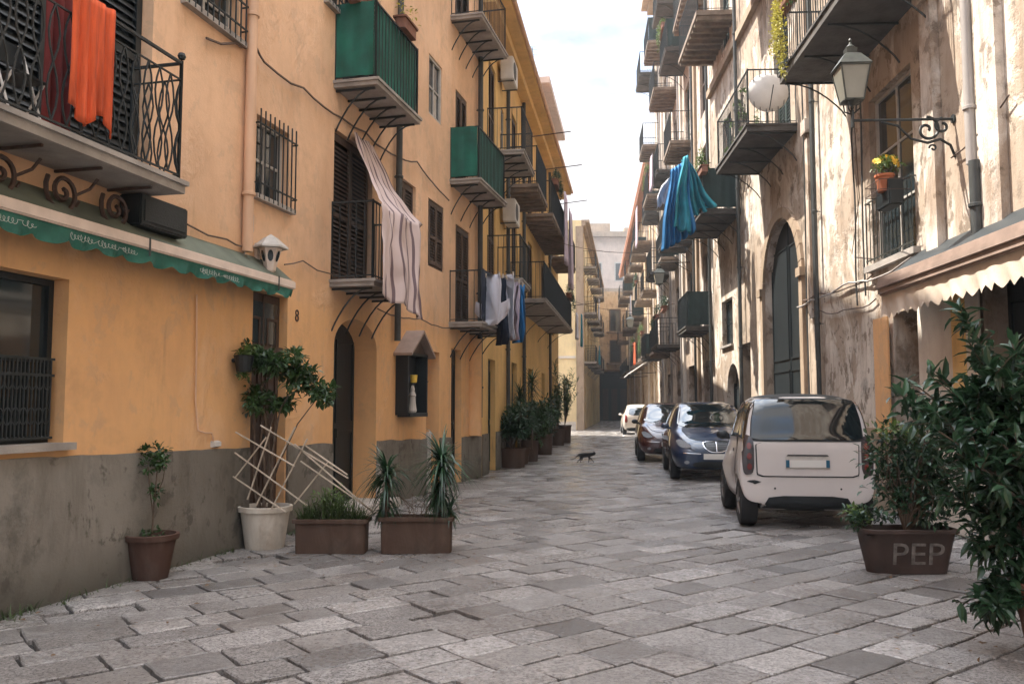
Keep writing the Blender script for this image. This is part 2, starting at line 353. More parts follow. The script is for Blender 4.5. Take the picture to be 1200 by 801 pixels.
# ------------------------------------------------------------------ ground
g = MB(); g.poly([(-400,-300,-.035),(400,-300,-.035),(400,900,-.035),(-400,900,-.035)])
o = g.build('ground', M['joint']); o['kind'] = 'structure'
def paving():
    ang = R(38); ca, sa = math.cos(ang), math.sin(ang); r = random.Random(3)
    V = []; F = []; C = []
    v = -75.0
    def lim(y):
        l = XA(y) if y < 17.6 else (-3.186 + .145*y if y < 35 else -5.2+.145*y)
        rr = 4.5+.05*y if y < 24 else (5.7 + (y-24)*.079 if y < 41.7 else 7.3 + (y-41.7)*.092)
        return l - .35, rr + .35
    while v < 75:
        w = r.uniform(.27, .37); u = -75 + r.random() * .5
        while u < 75:
            ln = r.uniform(.30, .62)
            cx, cy = (u + ln/2), (v + w/2); X = cx*ca - cy*sa; Y = cx*sa + cy*ca + 30
            if 1.2 < Y < 84:
                a, b = lim(Y)
                if a < X < b:
                    gap = .011 if Y > 25 else r.uniform(.006, .015)
                    x0, x1, y0, y1 = u+gap, u+ln-gap, v+gap, v+w-gap
                    n = 5 if Y < 12 else (2 if Y < 30 else 1)
                    per = []
                    cor = [(x0,y0),(x1,y0),(x1,y1),(x0,y1)]
                    cor = [(p[0]+r.uniform(-.008,.008), p[1]+r.uniform(-.008,.008)) for p in cor]
                    for k in range(4):
                        p, q = cor[k], cor[(k+1)%4]
                        for j in range(n):
                            t = j/n; jit = .005 if j else 0
                            per.append((p[0]+(q[0]-p[0])*t + r.uniform(-jit,jit), p[1]+(q[1]-p[1])*t + r.uniform(-jit,jit)))
                    ox, oy = cx, cy; tx, ty = r.uniform(-.016,.016), r.uniform(-.016,.016); h0 = r.uniform(-.006,.005)
                    if r.random() < .03: h0 -= .02
                    bi = len(V)
                    for ring in range(3):
                        ins = (0, .0, .009)[ring]; dz = (-.06, -.006, 0)[ring]
                        for (px, py) in per:
                            dx, dy = px-ox, py-oy; L_ = math.hypot(dx, dy); k = (L_-ins)/L_
                            qx, qy = ox+dx*k, oy+dy*k
                            z = h0 + tx*dx + ty*dy + dz + (.004*noise.noise(Vector((qx*6,qy*6,0))) if ring else 0)
                            V.append((qx*ca-qy*sa, qx*sa+qy*ca+30, z))
                    m = len(per)
                    tone = min(1, max(0, r.gauss(.54,.20) )); gloss = r.random()**1.5
                    if abs(X-.3-.10*Y) < 1.5: gloss = min(1, gloss+.45)
                    col = (tone, gloss, r.random()*.6, 1)
                    for ring in range(2):
                        for j in range(m):
                            j2=(j+1)%m; F.append((bi+ring*m+j, bi+ring*m+j2, bi+(ring+1)*m+j2, bi+(ring+1)*m+j)); C.append(col)
                    F.append(tuple(range(bi+2*m, bi+3*m))); C.append(col)
            u += ln
        v += w
    me = bpy.data.meshes.new('street_paving'); me.from_pydata(V, [], F); me.materials.append(M['paving'])
    at = me.attributes.new('stone', 'FLOAT_COLOR', 'FACE')
    at.data.foreach_set('color', [x for c in C for x in c])
    o = bpy.data.objects.new('street_paving', me); COL.objects.link(o); o['kind'] = 'structure'
paving()

# ------------------------------------------------------------------ building kit
def P(w, s, n, z): return (s, w.sg * n, z)
class Bld:
    def __init__(self, name, label, w, h, m, depth=7, cat='house'):
        self.w = w; self.h = h; self.m = m; self.depth = depth; self.ops = []
        self.root = thing(name, label, cat, w.p, w.rz)
    def px(self, xn, xf, yt, yb, n=0):   # opening from pixels: near edge x, far edge x, top and bottom y at the near edge
        s0, z1 = self.w.hit(xn, yt, n); _, z0 = self.w.hit(xn, yb, n); s1, _ = self.w.hit(xf, (yt+yb)/2, n)
        return s0, s1, max(z0, 0), z1
    def op(self, rect, kind, depth=.22, arch=False, **k):
        self.ops.append(dict(r=rect, kind=kind, d=depth, arch=arch, **k)); return rect
    def box(self, mb, s0, s1, n0, n1, z0, z1): mb.box(P(self.w, s0, n0, z0), P(self.w, s1, n1, z1))
    def shell(self, cap=True):
        w, H, mb = self.w, self.h, MB(); Lw = w.len
        ss = sorted({0, Lw} | {o['r'][i] for o in self.ops for i in (0, 1)}); zs = sorted({0, H} | {o['r'][i] for o in self.ops for i in (2, 3)})
        zs = [z for z in zs if 0 <= z <= H]
        for i in range(len(ss) - 1):
            if ss[i+1] - ss[i] < 1e-5: continue
            for j in range(len(zs) - 1):
                c = ((ss[i]+ss[i+1])/2, (zs[j]+zs[j+1])/2)
                if any(o['r'][0] < c[0] < o['r'][1] and o['r'][2] < c[1] < o['r'][3] for o in self.ops): continue
                mb.poly([P(w,ss[i],0,zs[j]), P(w,ss[i+1],0,zs[j]), P(w,ss[i+1],0,zs[j+1]), P(w,ss[i],0,zs[j+1])])
        for o in self.ops:
            s0, s1, z0, z1 = o['r']; d = o['d']
            if o['arch']:
                rr = (s1-s0)/2; c = (s0+s1)/2; zc = z1 - rr*o.get('rise', 1); pts = []
                for k in range(17):
                    a = math.pi*k/16; pts.append((c - rr*math.cos(a), zc + rr*o.get('rise',1)*math.sin(a)))
                for k in range(16):
                    (x0_, z0_), (x1_, z1_) = pts[k], pts[k+1]
                    mb.poly([P(w,x0_,0,z0_), P(w,x1_,0,z1_), P(w,x1_,0,z1), P(w,x0_,0,z1)])
                    mb.poly([P(w,x0_,0,z0_), P(w,x1_,0,z1_), P(w,x1_,-d-.2,z1_), P(w,x0_,-d-.2,z0_)])
                for s in (s0, s1): mb.poly([P(w,s,0,z0), P(w,s,-d-.2,z0), P(w,s,-d-.2,zc), P(w,s,0,zc)])
            else:
                for s in (s0, s1): mb.poly([P(w,s,0,z0), P(w,s,-d-.2,z0), P(w,s,-d-.2,z1), P(w,s,0,z1)])
                mb.poly([P(w,s0,0,z1), P(w,s1,0,z1), P(w,s1,-d-.2,z1), P(w,s0,-d-.2,z1)])
            if z0 > .02: mb.poly([P(w,s0,0,z0), P(w,s1,0,z0), P(w,s1,-d-.2,z0), P(w,s0,-d-.2,z0)])
        D_ = self.depth
        for s in (0, Lw): mb.poly([P(w,s,0,0), P(w,s,-D_,0), P(w,s,-D_,H), P(w,s,0,H)])
        mb.poly([P(w,0,0,H), P(w,Lw,0,H), P(w,Lw,-D_,H), P(w,0,-D_,H)])
        mb.poly([P(w,0,-D_,0), P(w,Lw,-D_,0), P(w,Lw,-D_,H), P(w,0,-D_,H)])
        mb.build('wall', self.m, self.root, recalc=False)
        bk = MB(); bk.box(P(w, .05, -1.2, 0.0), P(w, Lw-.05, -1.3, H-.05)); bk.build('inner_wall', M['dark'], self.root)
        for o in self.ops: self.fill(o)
    def part(self, mb, name, m, parent=None, **k): return mb.build(name, m, parent or self.root, **k)
    def fill(self, o):
        s0, s1, z0, z1 = o['r']; d = o['d']; k = o['kind']; w = self.w; mm = o.get('m'); B_ = lambda mb, *a: self.box(mb, *a)
        e = .004
        if k == 'open':
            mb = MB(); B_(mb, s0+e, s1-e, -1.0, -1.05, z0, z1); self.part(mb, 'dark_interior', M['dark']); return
        if k == 'door':
            mb = MB(); B_(mb, s0+e, s1-e, -d, -d-.06, z0+.01, z1-e)
            n = 2; lw = (s1-s0)/n
            for i in range(n):
                a = s0 + i*lw
                for (p, q) in ((.08,.42),(.46,.90)):
                    zz0, zz1 = z0 + (z1-z0)*p, z0 + (z1-z0)*q
                    for (u0,u1,v0,v1) in ((a+.07,a+lw-.07,zz0,zz0+.03),(a+.07,a+lw-.07,zz1-.03,zz1),(a+.07,a+.10,zz0+.03,zz1-.03),(a+lw-.10,a+lw-.07,zz0+.03,zz1-.03)):
                        B_(mb, u0, u1, -d+.02, -d-.001, v0, v1)
            B_(mb, (s0+s1)/2-.012, (s0+s1)/2+.012, -d+.015, -d-.001, z0+.02, z1-.02)
            dr = self.part(mb, 'door', mm or M['doorw'])
            hb = MB(); B_(hb, (s0+s1)/2+.05, (s0+s1)/2+.08, -d+.05, -d+.001, z0+1.0, z0+1.12); self.part(hb, 'door_handle', M['lampiron'], dr)
            if o.get('transom'):
                t = MB(); B_(t, s0+.08, s1-.08, -d+.012, -d+.002, z1-.55, z1-.1); self.part(t, 'pane', M['glass'], dr)
                t = MB(); B_(t, s0+.02, s1-.02, -d+.06, -d+.0005, z1-.66, z1-.58); self.part(t, 'frame', M['doorw'], dr)
            return
        win = MB(); f = .05
        fm = mm or M['brownw']
        for (a,b,c,e2) in ((s0+e,s0+f,z0+e,z1-e),(s1-f,s1-e,z0+e,z1-e),(s0+f,s1-f,z0+e,z0+f),(s0+f,s1-f,z1-f,z1-e)): B_(win, a, b, -d+.03, -d-.03, c, e2)
        wn_ = self.part(win, 'balcony_door' if k in ('french','french_open') else 'window', o.get('fm', fm))
        if k in ('shutter', 'french', 'louvre_open'):
            n = 2; lw = (s1-s0-2*f)/n
            for i in range(n):
                a = s0+f+i*lw+.004; b = a+lw-.008; mb = MB(); nn = -d+.05; st = .045
                for (u0,u1,v0,v1) in ((a,a+st,z0+f,z1-f),(b-st,b,z0+f,z1-f),(a+st,b-st,z0+f,z0+f+.07),(a+st,b-st,z1-f-.07,z1-f)): B_(mb, u0,u1,nn,nn-.035,v0,v1)
                zm = z0+(z1-z0)*.45; B_(mb, a+st, b-st, nn, nn-.035, zm-.03, zm+.03)
                z = z0+f+.09; step = max(.05, (z1-z0)/34)
                while z < z1-f-.1:
                    if abs(z-zm) > .05:
                        mb.poly([P(w,a+st,nn-.004,z), P(w,b-st,nn-.004,z), P(w,b-st,nn-.032,z+step*.8), P(w,a+st,nn-.032,z+step*.8)])
                    z += step
                self.part(mb, 'shutter', fm, wn_, recalc=False)
            bk = MB(); B_(bk, s0+f, s1-f, -d-.002, -d-.01, z0+f, z1-f); self.part(bk, 'pane', M['dark'], wn_)
        else:
            pn = MB(); B_(pn, s0+f+.001, s1-f-.001, -d-.005, -d-.012, z0+f+.001, z1-f-.001); self.part(pn, 'pane', M['glass'], wn_)
            mu = MB(); c = (s0+s1)/2; B_(mu, c-.02, c+.02, -d+.015, -d-.003, z0+f, z1-f)
            for q in ((.5,) if z1-z0 < 1.6 else (.33,.66)): 
                zz = z0+(z1-z0)*q; B_(mu, s0+f, c-.021, -d+.012, -d-.003, zz-.015, zz+.015); B_(mu, c+.021, s1-f, -d+.012, -d-.003, zz-.015, zz+.015)
            self.part(mu, 'glazing_bar', o.get('fm', fm), wn_)
            if k == 'side_shutters':
                for (a, b) in ((s0-(s1-s0)*.5, s0-.02), (s1+.02, s1+(s1-s0)*.5)):
                    mb = MB(); B_(mb, a, b, .05, .015, z0, z1); z = z0+.06
                    while z < z1-.08: B_(mb, a+.04, b-.04, .062, .05, z, z+.025); z += .06
                    self.part(mb, 'shutter', fm, wn_)
        if o.get('sill'):
            mb = MB(); B_(mb, s0-.06, s1+.06, .07, -d+.025, z0-.05, z0+.003); self.part(mb, 'sill', M['slab'], wn_)
        if o.get('bars'):
            mb = MB(); nb = max(5, int((s1-s0)/.085)); q = .07
            for i in range(nb+1):
                s = s0-.03+(s1-s0+.06)*i/nb; mb.tube([P(w,s,q,z0-.04), P(w,s,q,z1+.04)], .009, 4)
            for zz in (z0+.12, z1-.12):
                mb.tube([P(w,s0-.06,q+.002,zz), P(w,s1+.06,q+.002,zz)], .011, 4)
                for s in (s0-.06, s1+.06): mb.tube([P(w,s,q,zz), P(w,s,-.03,zz)], .01, 4)
            self.part(mb, 'grille', M['iron'], wn_)
    def balcony(self, s0, s1, z, d=.9, style='bars', rail_h=.98, th=.09, slabm=None, nbr=4, br='curve', bal_m=None, screen=None, screen_sides=(1,1,1)):
        w = self.w; mb = MB(); B_ = lambda mb, *a: self.box(mb, *a)
        B_(mb, s0, s1, -.02, d, z, z+th); 
        if style == 'beams':
            for i in range(int((s1-s0)/.35)+1):
                s = s0+.06+i*.35; B_(mb, s, s+.12, .002, d-.03, z-.10, z-.001)
        else: B_(mb, s0-.02, s1+.02, -.02, d+.025, z+th-.025, z+th+.012)
        bal = self.part(mb, 'balcony', slabm or M['slab'])
        # brackets
        if br:
            for i in range(nbr):
                s = s0+.08+(s1-s0-.16)*i/max(1, nbr-1); m2 = MB(); zz = z-.001
                m2.tube([P(w,s,0,zz-.02), P(w,s,d-.06,zz-.02)], .018, 4)
                if br == 'curve': pts = [P(w,s,.0,zz-.55)] + [P(w,s,.02+(d-.12)*t, zz-.5+.48*(1-(1-t)**2)) for t in (.05,.15,.3,.45,.6,.8,1)]
                else:
                    pts = [P(w,s,.02,zz-.62)]
                    for t in range(26):
                        a = t/25*3.6*math.pi; rr = .02+.12*(1-t/25); pts.append(P(w, s, .2+ rr*math.cos(a+2.6)*1.2, zz-.27+rr*math.sin(a+2.6)*1.3))
                m2.tube(pts, .012 if br == 'curve' else .014, 4); self.part(m2, 'bracket', M['iron'], bal)
        zt = z+th+rail_h; zb = z+th+.06; m2 = MB(); n_ = d-.04
        def run(p, q):
            p = Vector(p); q = Vector(q); Ln = (q-p).length; dv = (q-p)/Ln
            m2.tube([p+Vector((0,0,zt)), q+Vector((0,0,zt))], .016, 4); m2.tube([p+Vector((0,0,zb)), q+Vector((0,0,zb))], .01, 4)
            if style in ('bars','beams'):
                nn = max(2, int(Ln/.105))
                for i in range(nn+1):
                    c = p+dv*Ln*i/nn; m2.tube([c+Vector((0,0,zb-.04)), c+Vector((0,0,zt))], .0075, 4, cap=False)
            else:
                m2.tube([p+Vector((0,0,zt-.14)), q+Vector((0,0,zt-.14))], .009, 4)
                nn = max(2, int(Ln/.135))
                for i in range(nn+1):
                    c = p+dv*Ln*i/nn
                    for sgn in (1,-1):
                        pts = []
                        for t in range(9):
                            tt = t/8; off = sgn*.05*math.sin(tt*2*math.pi); cc = c+dv*max(-Ln*i/nn, min(Ln-Ln*i/nn, off)); pts.append(cc+Vector((0,0,zb+(zt-.14-zb)*tt)))
                        m2.tube(pts, .0075, 4, cap=False)
            for c in (p, q): m2.tube([c+Vector((0,0,z+th)), c+Vector((0,0,zt+.02))], .016, 5)
        a = P(w,s0+.04,.0,0); b = P(w,s0+.04,n_,0); c = P(w,s1-.04,n_,0); dd = P(w,s1-.04,0,0)
        run(a, b); run(b, c); run(c, dd)
        if style == 'ornate':
            for q in (b, c): m2.lathe([(.001,-.035),(.025,-.025),(.035,0),(.025,.025),(.001,.035)], (q[0],q[1],zt+.06), 8)
        self.part(m2, 'railing', bal_m or M['iron'], bal)
        if screen:
            m3 = MB(); nn = n_-.022
            def sh(p, q):
                p = Vector(p); q = Vector(q); nrm = Vector((-(q-p).y, (q-p).x, 0)).normalized()
                nu = max(4, int((q-p).length/.05))
                m3.grid(lambda u, v: p+(q-p)*u + nrm*(.008*math.sin(u*nu*1.7)+.006*math.sin(v*5+u*9)) + Vector((0,0,zb+(zt+.01-zb)*v)), nu, 6)
            o_ = .02
            if screen_sides[0]: sh(P(w,s0+.02,.02,0), P(w,s0+.02,nn,0))
            if screen_sides[1]: sh(P(w,s0+.02,nn+.003,0), P(w,s1-.02,nn+.003,0))
            if screen_sides[2]: sh(P(w,s1-.02,nn,0), P(w,s1-.02,.02,0))
            self.part(m3, 'privacy_screen', screen, bal, smooth=True, recalc=False)
        return bal
    def cornice(self, z, n=.35, t=.25, m=None, name='cornice'):
        mb = MB(); self.box(mb, -.02, self.w.len+.05, .003, n*.5, z-t, z-t*.45); self.box(mb, -.04, self.w.len+.08, .002, n, z-t*.448, z); return self.part(mb, name, m or M['slab'])
    def downpipe(self, s, z0, z1, r=.05, m=None, n=.08):
        mb = MB(); mb.tube([P(self.w,s,n,z0), P(self.w,s,n,z1)], r, 10)
        z = z0+.6
        while z < z1: mb.lathe([(r*1.15,-.02),(r*1.3,-.015),(r*1.3,.015),(r*1.15,.02)], P(self.w,s,n,z), 10); mb.tube([P(self.w,s,n,z),P(self.w,s,-.01,z)], .008, 4); z += 1.9
        return self.part(mb, 'downpipe', m or M['pipe'], smooth=False, angle=40)

# ================================================================== BUILDING: orange house on the near left
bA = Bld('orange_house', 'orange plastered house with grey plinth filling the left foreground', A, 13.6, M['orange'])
# ground floor
wl = bA.px(-60, 78, 300, 526); bA.op(wl, 'window', .16, m=M['dark'], fm=M['dark'], sill=True)
bA.op(bA.px(297, 334, 338, 700), 'door', .10, transom=True)
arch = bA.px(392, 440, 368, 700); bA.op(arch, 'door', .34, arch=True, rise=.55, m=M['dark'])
bA.op(bA.px(500, 514, 410, 700), 'door', .5, m=M['doorw'])
bA.op(bA.px(529, 540, 408, 700), 'door', .12, m=M['dark'])
# first floor
bd0 = bA.px(-90, 178, -60, 205); s_, z_ = A.hit(178, 200)
bA.op((bd0[0], bd0[1], 3.30, 5.75), 'french', .14, m=M['dark'])
bA.op(bA.px(301, 339, 133, 229), 'window', .12, bars=True, sill=True, m=M['brownw'], fm=M['frame'])
fr = bA.px(392, 436, 150, 330); bA.op((fr[0], fr[1], 3.02, fr[3]), 'french', .10, m=M['brownw'])
bA.op(bA.px(464, 487, 203, 300), 'shutter', .08, m=M['brownw'])
bA.op(bA.px(502, 520, 231, 311), 'shutter', .05, m=M['brownw'])
dk5 = bA.px(534, 550, 262, 380); bA.op((dk5[0], dk5[1], 3.0, dk5[3]), 'french', .06, m=M['brownw'])
# second floor
bA.op(bA.px(218, 281, -60, 2), 'window', .12, bars=True, sill=True, m=M['brownw'], fm=M['frame'])
bA.op(bA.px(383, 425, -70, 2), 'window', .12, bars=True, sill=True, m=M['brownw'], fm=M['frame'])
g2 = bA.px(404, 446, -30, 90); bA.op((g2[0], g2[1], 5.62, 8.0), 'french', .08, m=M['brownw'])
bA.op(bA.px(503, 518, 62, 133), 'window', .05, m=M['greenw'], fm=M['frame'])
g3 = bA.px(534, 547, 104, 212); bA.op((g3[0], g3[1], 5.62, g3[3]), 'french', .05, m=M['brownw'])
g4 = bA.px(534, 550, -110, 5); bA.op((g4[0], g4[1], 8.75, 11), 'french', .05, m=M['brownw'])
bA.shell()
sN = lambda px, py=400: A.hit(px, py)[0]
# plinth pieces between the doorways, top stepping down the street
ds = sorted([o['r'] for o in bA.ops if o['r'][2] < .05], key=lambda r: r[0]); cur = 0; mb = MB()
def pz(s): return 1.07 + (.82 - 1.07) * max(0, (s - 12.8)) / 12.5
for r in ds + [(A.len, A.len+1, 0, 0)]:
    a, b = cur, r[0] - .03
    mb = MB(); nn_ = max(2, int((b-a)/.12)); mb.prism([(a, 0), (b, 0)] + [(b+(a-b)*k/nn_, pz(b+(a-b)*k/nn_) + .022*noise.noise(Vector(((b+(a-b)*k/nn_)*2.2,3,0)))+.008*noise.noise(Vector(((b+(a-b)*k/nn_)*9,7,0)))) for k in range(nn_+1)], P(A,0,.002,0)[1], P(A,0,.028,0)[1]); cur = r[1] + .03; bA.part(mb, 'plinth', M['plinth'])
for px in (441, 499):
    mb = MB(); s = sN(px); mb.bbox(P(A, s+.02, .003, 0), P(A, s+.13, .07, .62 if px == 441 else 1.0), .015); bA.part(mb, 'corner_guard', M['marble'])
mb = MB(); mb.bbox(P(A, arch[0]-.1, -.3, 0), P(A, arch[1]+.25, .3, .13), .02); bA.part(mb, 'door_step', M['marble'])
mb = MB(); s = sN(555); 
for a in range(1): mb.tube([P(A, s-.12, .03, .85), P(A, s-.12, .03, 2.75)], .17, 16)
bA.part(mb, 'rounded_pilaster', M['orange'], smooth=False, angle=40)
bA.cornice(13.6, .5, .3)
mb = MB(); zt_ = A.hit(30, 418)[1]
for i in range(26):
    s = wl[0]+.08+(wl[1]-wl[0]-.16)*i/25; mb.tube([P(A,s,-.06,wl[2]+.03), P(A,s,-.06,zt_)], .008, 4)
    if i % 2 == 0:
        for zz in (wl[2]+.2, wl[2]+.45): mb.tube([P(A,s+a,-.058,b) for a,b in [(.035*math.cos(k),zz+.06*math.sin(k)) for k in [j*math.pi/5 for j in range(11)]]], .006, 4)
for zz in (wl[2]+.04, zt_, zt_-.12): mb.tube([P(A,wl[0]+.05,-.06,zz), P(A,wl[1]-.05,-.06,zz)], .012, 4)
bA.part(mb, 'grille', M['iron'])
s0, z = A.hit(180, 205); sb = sN(216, 232)
BA1 = bA.balcony(sN(-200), 14.42, 3.16, .50, 'ornate', 1.0, .09, nbr=2, br=None)
# scrolled iron brackets under the balcony
for i in range(7):
    s = 14.1 - i*.56; mb = MB(); pts = []
    for t in range(34):
        a = t/33*3.6*math.pi; rr = .02+.15*(1-t/33); pts.append(P(A, s+ rr*math.cos(a+2.6)-.05, .14, 2.97+rr*math.sin(a+2.6)))
    mb.tube(pts, .018, 5); mb.tube([P(A,s+.1,.12,2.98), P(A,s+.2,.16,3.05), P(A,s+.23,.2,3.13)], .012, 5); mb.tube([P(A,s-.18,.1,2.80),P(A,s-.08,.11,2.74),P(A,s+.06,.1,2.80),P(A,s+.16,.1,2.95)], .01, 5)
    mb.tube([P(A,s,.02,3.14),P(A,s,.42,3.14)], .014, 4); bA.part(mb, 'bracket', M['rust'], BA1)
sg0 = sN(391, 95); BA2 = bA.balcony(sg0, sg0+1.62, 5.50, .60, 'bars', 1.02, .08, nbr=5, screen=M['gscreen'])
sq = sN(386, 333); BA3 = bA.balcony(sq, sq+1.45, 2.92, .60, 'bars', 1.0, .08, nbr=4)
s4 = sN(527, 212); BA4 = bA.balcony(s4, s4+2.0, 5.50, .58, 'bars', .98, .08, nbr=4, screen=M['gscreen'])
BA5 = bA.balcony(s4, s4+2.0, 8.62, .6, 'bars', .98, .08, nbr=5)
BA6 = bA.balcony(s4, s4+2.05, 2.86, .62, 'bars', .95, .08, nbr=4)
m3 = MB(); m3.grid(lambda u,v: Vector(P(A, s4+.05+1.95*u, .60+.012*math.sin(u*30), 3.0+.93*v)), 30, 6); bA.part(m3, 'privacy_screen', M['navy'], BA6, smooth=True, recalc=False)
bA.downpipe(sN(280), 3.0, 12.2, .055, M['pipe'], .07)
mbx = sN(460); bA.downpipe(mbx, 2.4, 12.2, .05, M['piped'], .08)
bA.downpipe(sN(557.5), 1.2, 12.2, .055, M['piped'], .09)
# ================================================================== BUILDING: yellow house beyond it
bB = Bld('yellow_house', 'yellow ochre house with stacked iron balconies, beyond the orange house', B, 10.35, M['yellow'])
def seg(s0, s1, z0, z1): return (s0, s1, z0, z1)
for s, wd in ((.7,.95),(4.2,1.0),(7.6,1.1),(11.2,1.0),(14.6,1.0)):
    bB.op(seg(s, s+wd, 0, 2.55 if s > 1 else 2.45), 'door', .12, m=M['greenw'])
    bB.op(seg(s, s+wd, 4.12, 6.35), 'french', .08, m=M['brownw'])
    bB.op(seg(s, s+wd, 6.92, 9.1), 'french', .08, m=M['brownw'])
bB.op(seg(2.4, 2.95, 7.6, 8.6), 'window', .06, m=M['greenw'], fm=M['frame'])
bB.shell()
mb = MB(); cur = 0
for r in sorted([o['r'] for o in bB.ops if o['r'][2] < .05], key=lambda r: r[0]) + [(B.len, 0, 0, 0)]:
    mb = MB(); mb.box(P(B, cur, .002, 0), P(B, r[0]-.05, .03, .85)); cur = r[1]+.05; bB.part(mb, 'plinth', M['plinth'])
bB.cornice(10.35, .55, .35, M['yellow'])
mb = MB(); mb.tube([P(B, -.1, .60, 10.27), P(B, B.len, .60, 10.27)], .05, 8); bB.part(mb, 'gutter', M['pipe'])
mb = MB(); mb.prism([(-.5, 10.36), (3.5, 11.6), (3.5, 11.5), (-.5, 10.30)], 0.01, B.len, plane='yz')
mb.v = [(x, y*1.0, z) for (x, y, z) in mb.v]; bB.part(mb, 'roof', M['tile'])
for (a, b, z, d, k) in ((.55, 2.0, 4.05, .75, 'bars'), (3.3, 5.6, 6.84, .8, 'beams'), (.5, 2.4, 6.84, .8, 'bars'), (6.6, 12.4, 6.84, .85, 'beams'), (4.0, 13.2, 4.05, .9, 'bars'), (13.6, 16.6, 6.84, .8, 'beams')):
    bB.balcony(a, b, z, d, k, .95, .09, nbr=4, br='curve' if k == 'bars' else None, screen=M['dscreen'] if a > 3 else None, screen_sides=(0,1,0), slabm=M['slab'] if k == 'bars' else M['beam'])
for s in (3.1, 6.1, 13.4): bB.downpipe(s, .3, 10.2, .05, M['piped'])
# ================================================================== taller building with a heavy cornice behind
bD = Bld('corniced_house', 'tall grey beige house with heavy stone cornice rising behind the yellow house', D, 15.3, M['pink'])
for z in (1.0, 4.6, 8.3, 12.0):
    for s in (1.4, 4.6): bD.op(seg(s, s+1.1, z, z+2.2), 'french', .12, m=M['brownw'])
bD.shell(); bD.cornice(15.3, .8, .6, M['pink']); bD.cornice(14.55, .3, .3, M['pink'], 'string_course')
bD.balcony(3.6, 6.6, 11.9, .9, 'bars', 1.0); bD.balcony(.8, 3.0, 8.2, .8, 'bars', 1.0)
# ================================================================== pale yellow building that faces us
CF = Wall((-4.5, 51.9), (4.28, 52), -1)   # front, runs across
def cbuild():
    rt = thing('pale_yellow_house', 'pale yellow house whose blank side wall faces down the street', 'house', (4.28, 52, 0), CS.rz)
    bC = Bld.__new__(Bld); bC.w = CS; bC.h = 12.9; bC.m = M['cream']; bC.depth = 9; bC.ops = []; bC.root = rt
    for z in (4.2, 7.3, 10.2):
        for s in (2, 7, 12, 17, 22): bC.op(seg(s, s+1.2, z, z+2.2), 'french', .1, m=M['brownw'])
    for s in (3, 9, 15, 21): bC.op(seg(s, s+1.5, 0, 2.7), 'door', .15)
    bC.shell(); bC.cornice(12.9, .5, .35, M['stone'])
    for z in (4.1, 7.2, 10.1):
        for s in (1.4, 6.4, 11.4, 16.4): bC.balcony(s, s+2.6, z, .8, 'bars', 1.0, .12, nbr=3)
    mb = MB(); mb.bbox((-.12, -.12, 0), (-.002, .35, 12.5), .01); bC.part(mb, 'corner_pilaster', M['stone'])
    mb = MB(); mb.box((-.03, .4, 0), (-.002, 8.8, .5)); mb.box((-.05, .4, 4.35), (-.002, 8.9, 4.5)); bC.part(mb, 'string_course', M['white_wall'])
    # small window on the side facing us
    for (y, z) in ((2.6, 8.1), (2.6, 5.2)):
        mb = MB(); mb.box((-.04, y, z), (-.003, y+.8, z+1.2)); w_ = bC.part(mb, 'window', M['frame'])
        mb = MB(); mb.box((-.046, y+.07, z+.07), (-.041, y+.73, z+1.13)); bC.part(mb, 'pane', M['glass'], w_)
cbuild()
# ================================================================== RIGHT: weathered palace
b1 = Bld('weathered_palace', 'weathered beige palace with peeling plaster and tall dark archway on the right', R1, 20, M['old'])
# (on the right the near edge has the larger pixel x)
r = b1.px(1068, 1020, 112, 292); b1.op((r[0], r[1], 3.38, 5.75), 'window', .12, m=M['dark'], fm=M['frame'])
WB = r
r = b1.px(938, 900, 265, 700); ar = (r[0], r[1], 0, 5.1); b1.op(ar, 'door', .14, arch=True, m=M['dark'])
r = b1.px(1080, 1052, 355, 700); dor = (r[0], r[1], 0, 2.65); b1.op(dor, 'door', .35, m=M['doorw'])
r = b1.px(1215, 1158, 300, 700); b1.op((r[0], r[1], 0, 2.8), 'door', .25, m=M['dark'])
r = b1.px(1105, 1085, 350, 400)
# doors onto the big balconies and windows above
for (s, z, wd) in ((18.2, 6.7, 1.1), (22.9, 6.7, 1.1), (28.2, 6.4, 1.1), (18.2, 10.8, 1.1), (22.9, 10.8, 1.1), (28.2, 10.8, 1.1), (14.8, 6.7, 1.1), (11, 6.7, 1.1), (14.8, 10.8, 1.1), (22.9, 14.9, 1.1), (28.2, 14.9, 1.1), (18.2, 14.9, 1.1)):
    b1.op(seg(s, s+wd, z, z+2.5), 'french', .12, m=M['greenw'])
r = b1.px(858, 846, 338, 398); b1.op((r[0], r[1], 3.0, 4.2), 'window', .15, m=M['dark'], fm=M['dark'], sill=True)
r = b1.px(862, 852, 420, 465); b1.op((r[0]-.4, r[1], 1.3, 2.5), 'window', .2, arch=True, m=M['dark'], fm=M['dark'])
b1.op(seg(26.6, 27.6, 0, 2.9), 'door', .3, m=M['dark'])
b1.shell()
# plinth
mb = MB(); cur = 0
for r in sorted([o['r'] for o in b1.ops if o['r'][2] < .05], key=lambda r: r[0]) + [(R1.len, 0, 0, 0)]:
    mb = MB(); mb.box(P(R1, cur, .002, 0), P(R1, r[0]-.06, .05, 1.12)); cur = r[1]+.06; b1.part(mb, 'plinth', M['stone'])
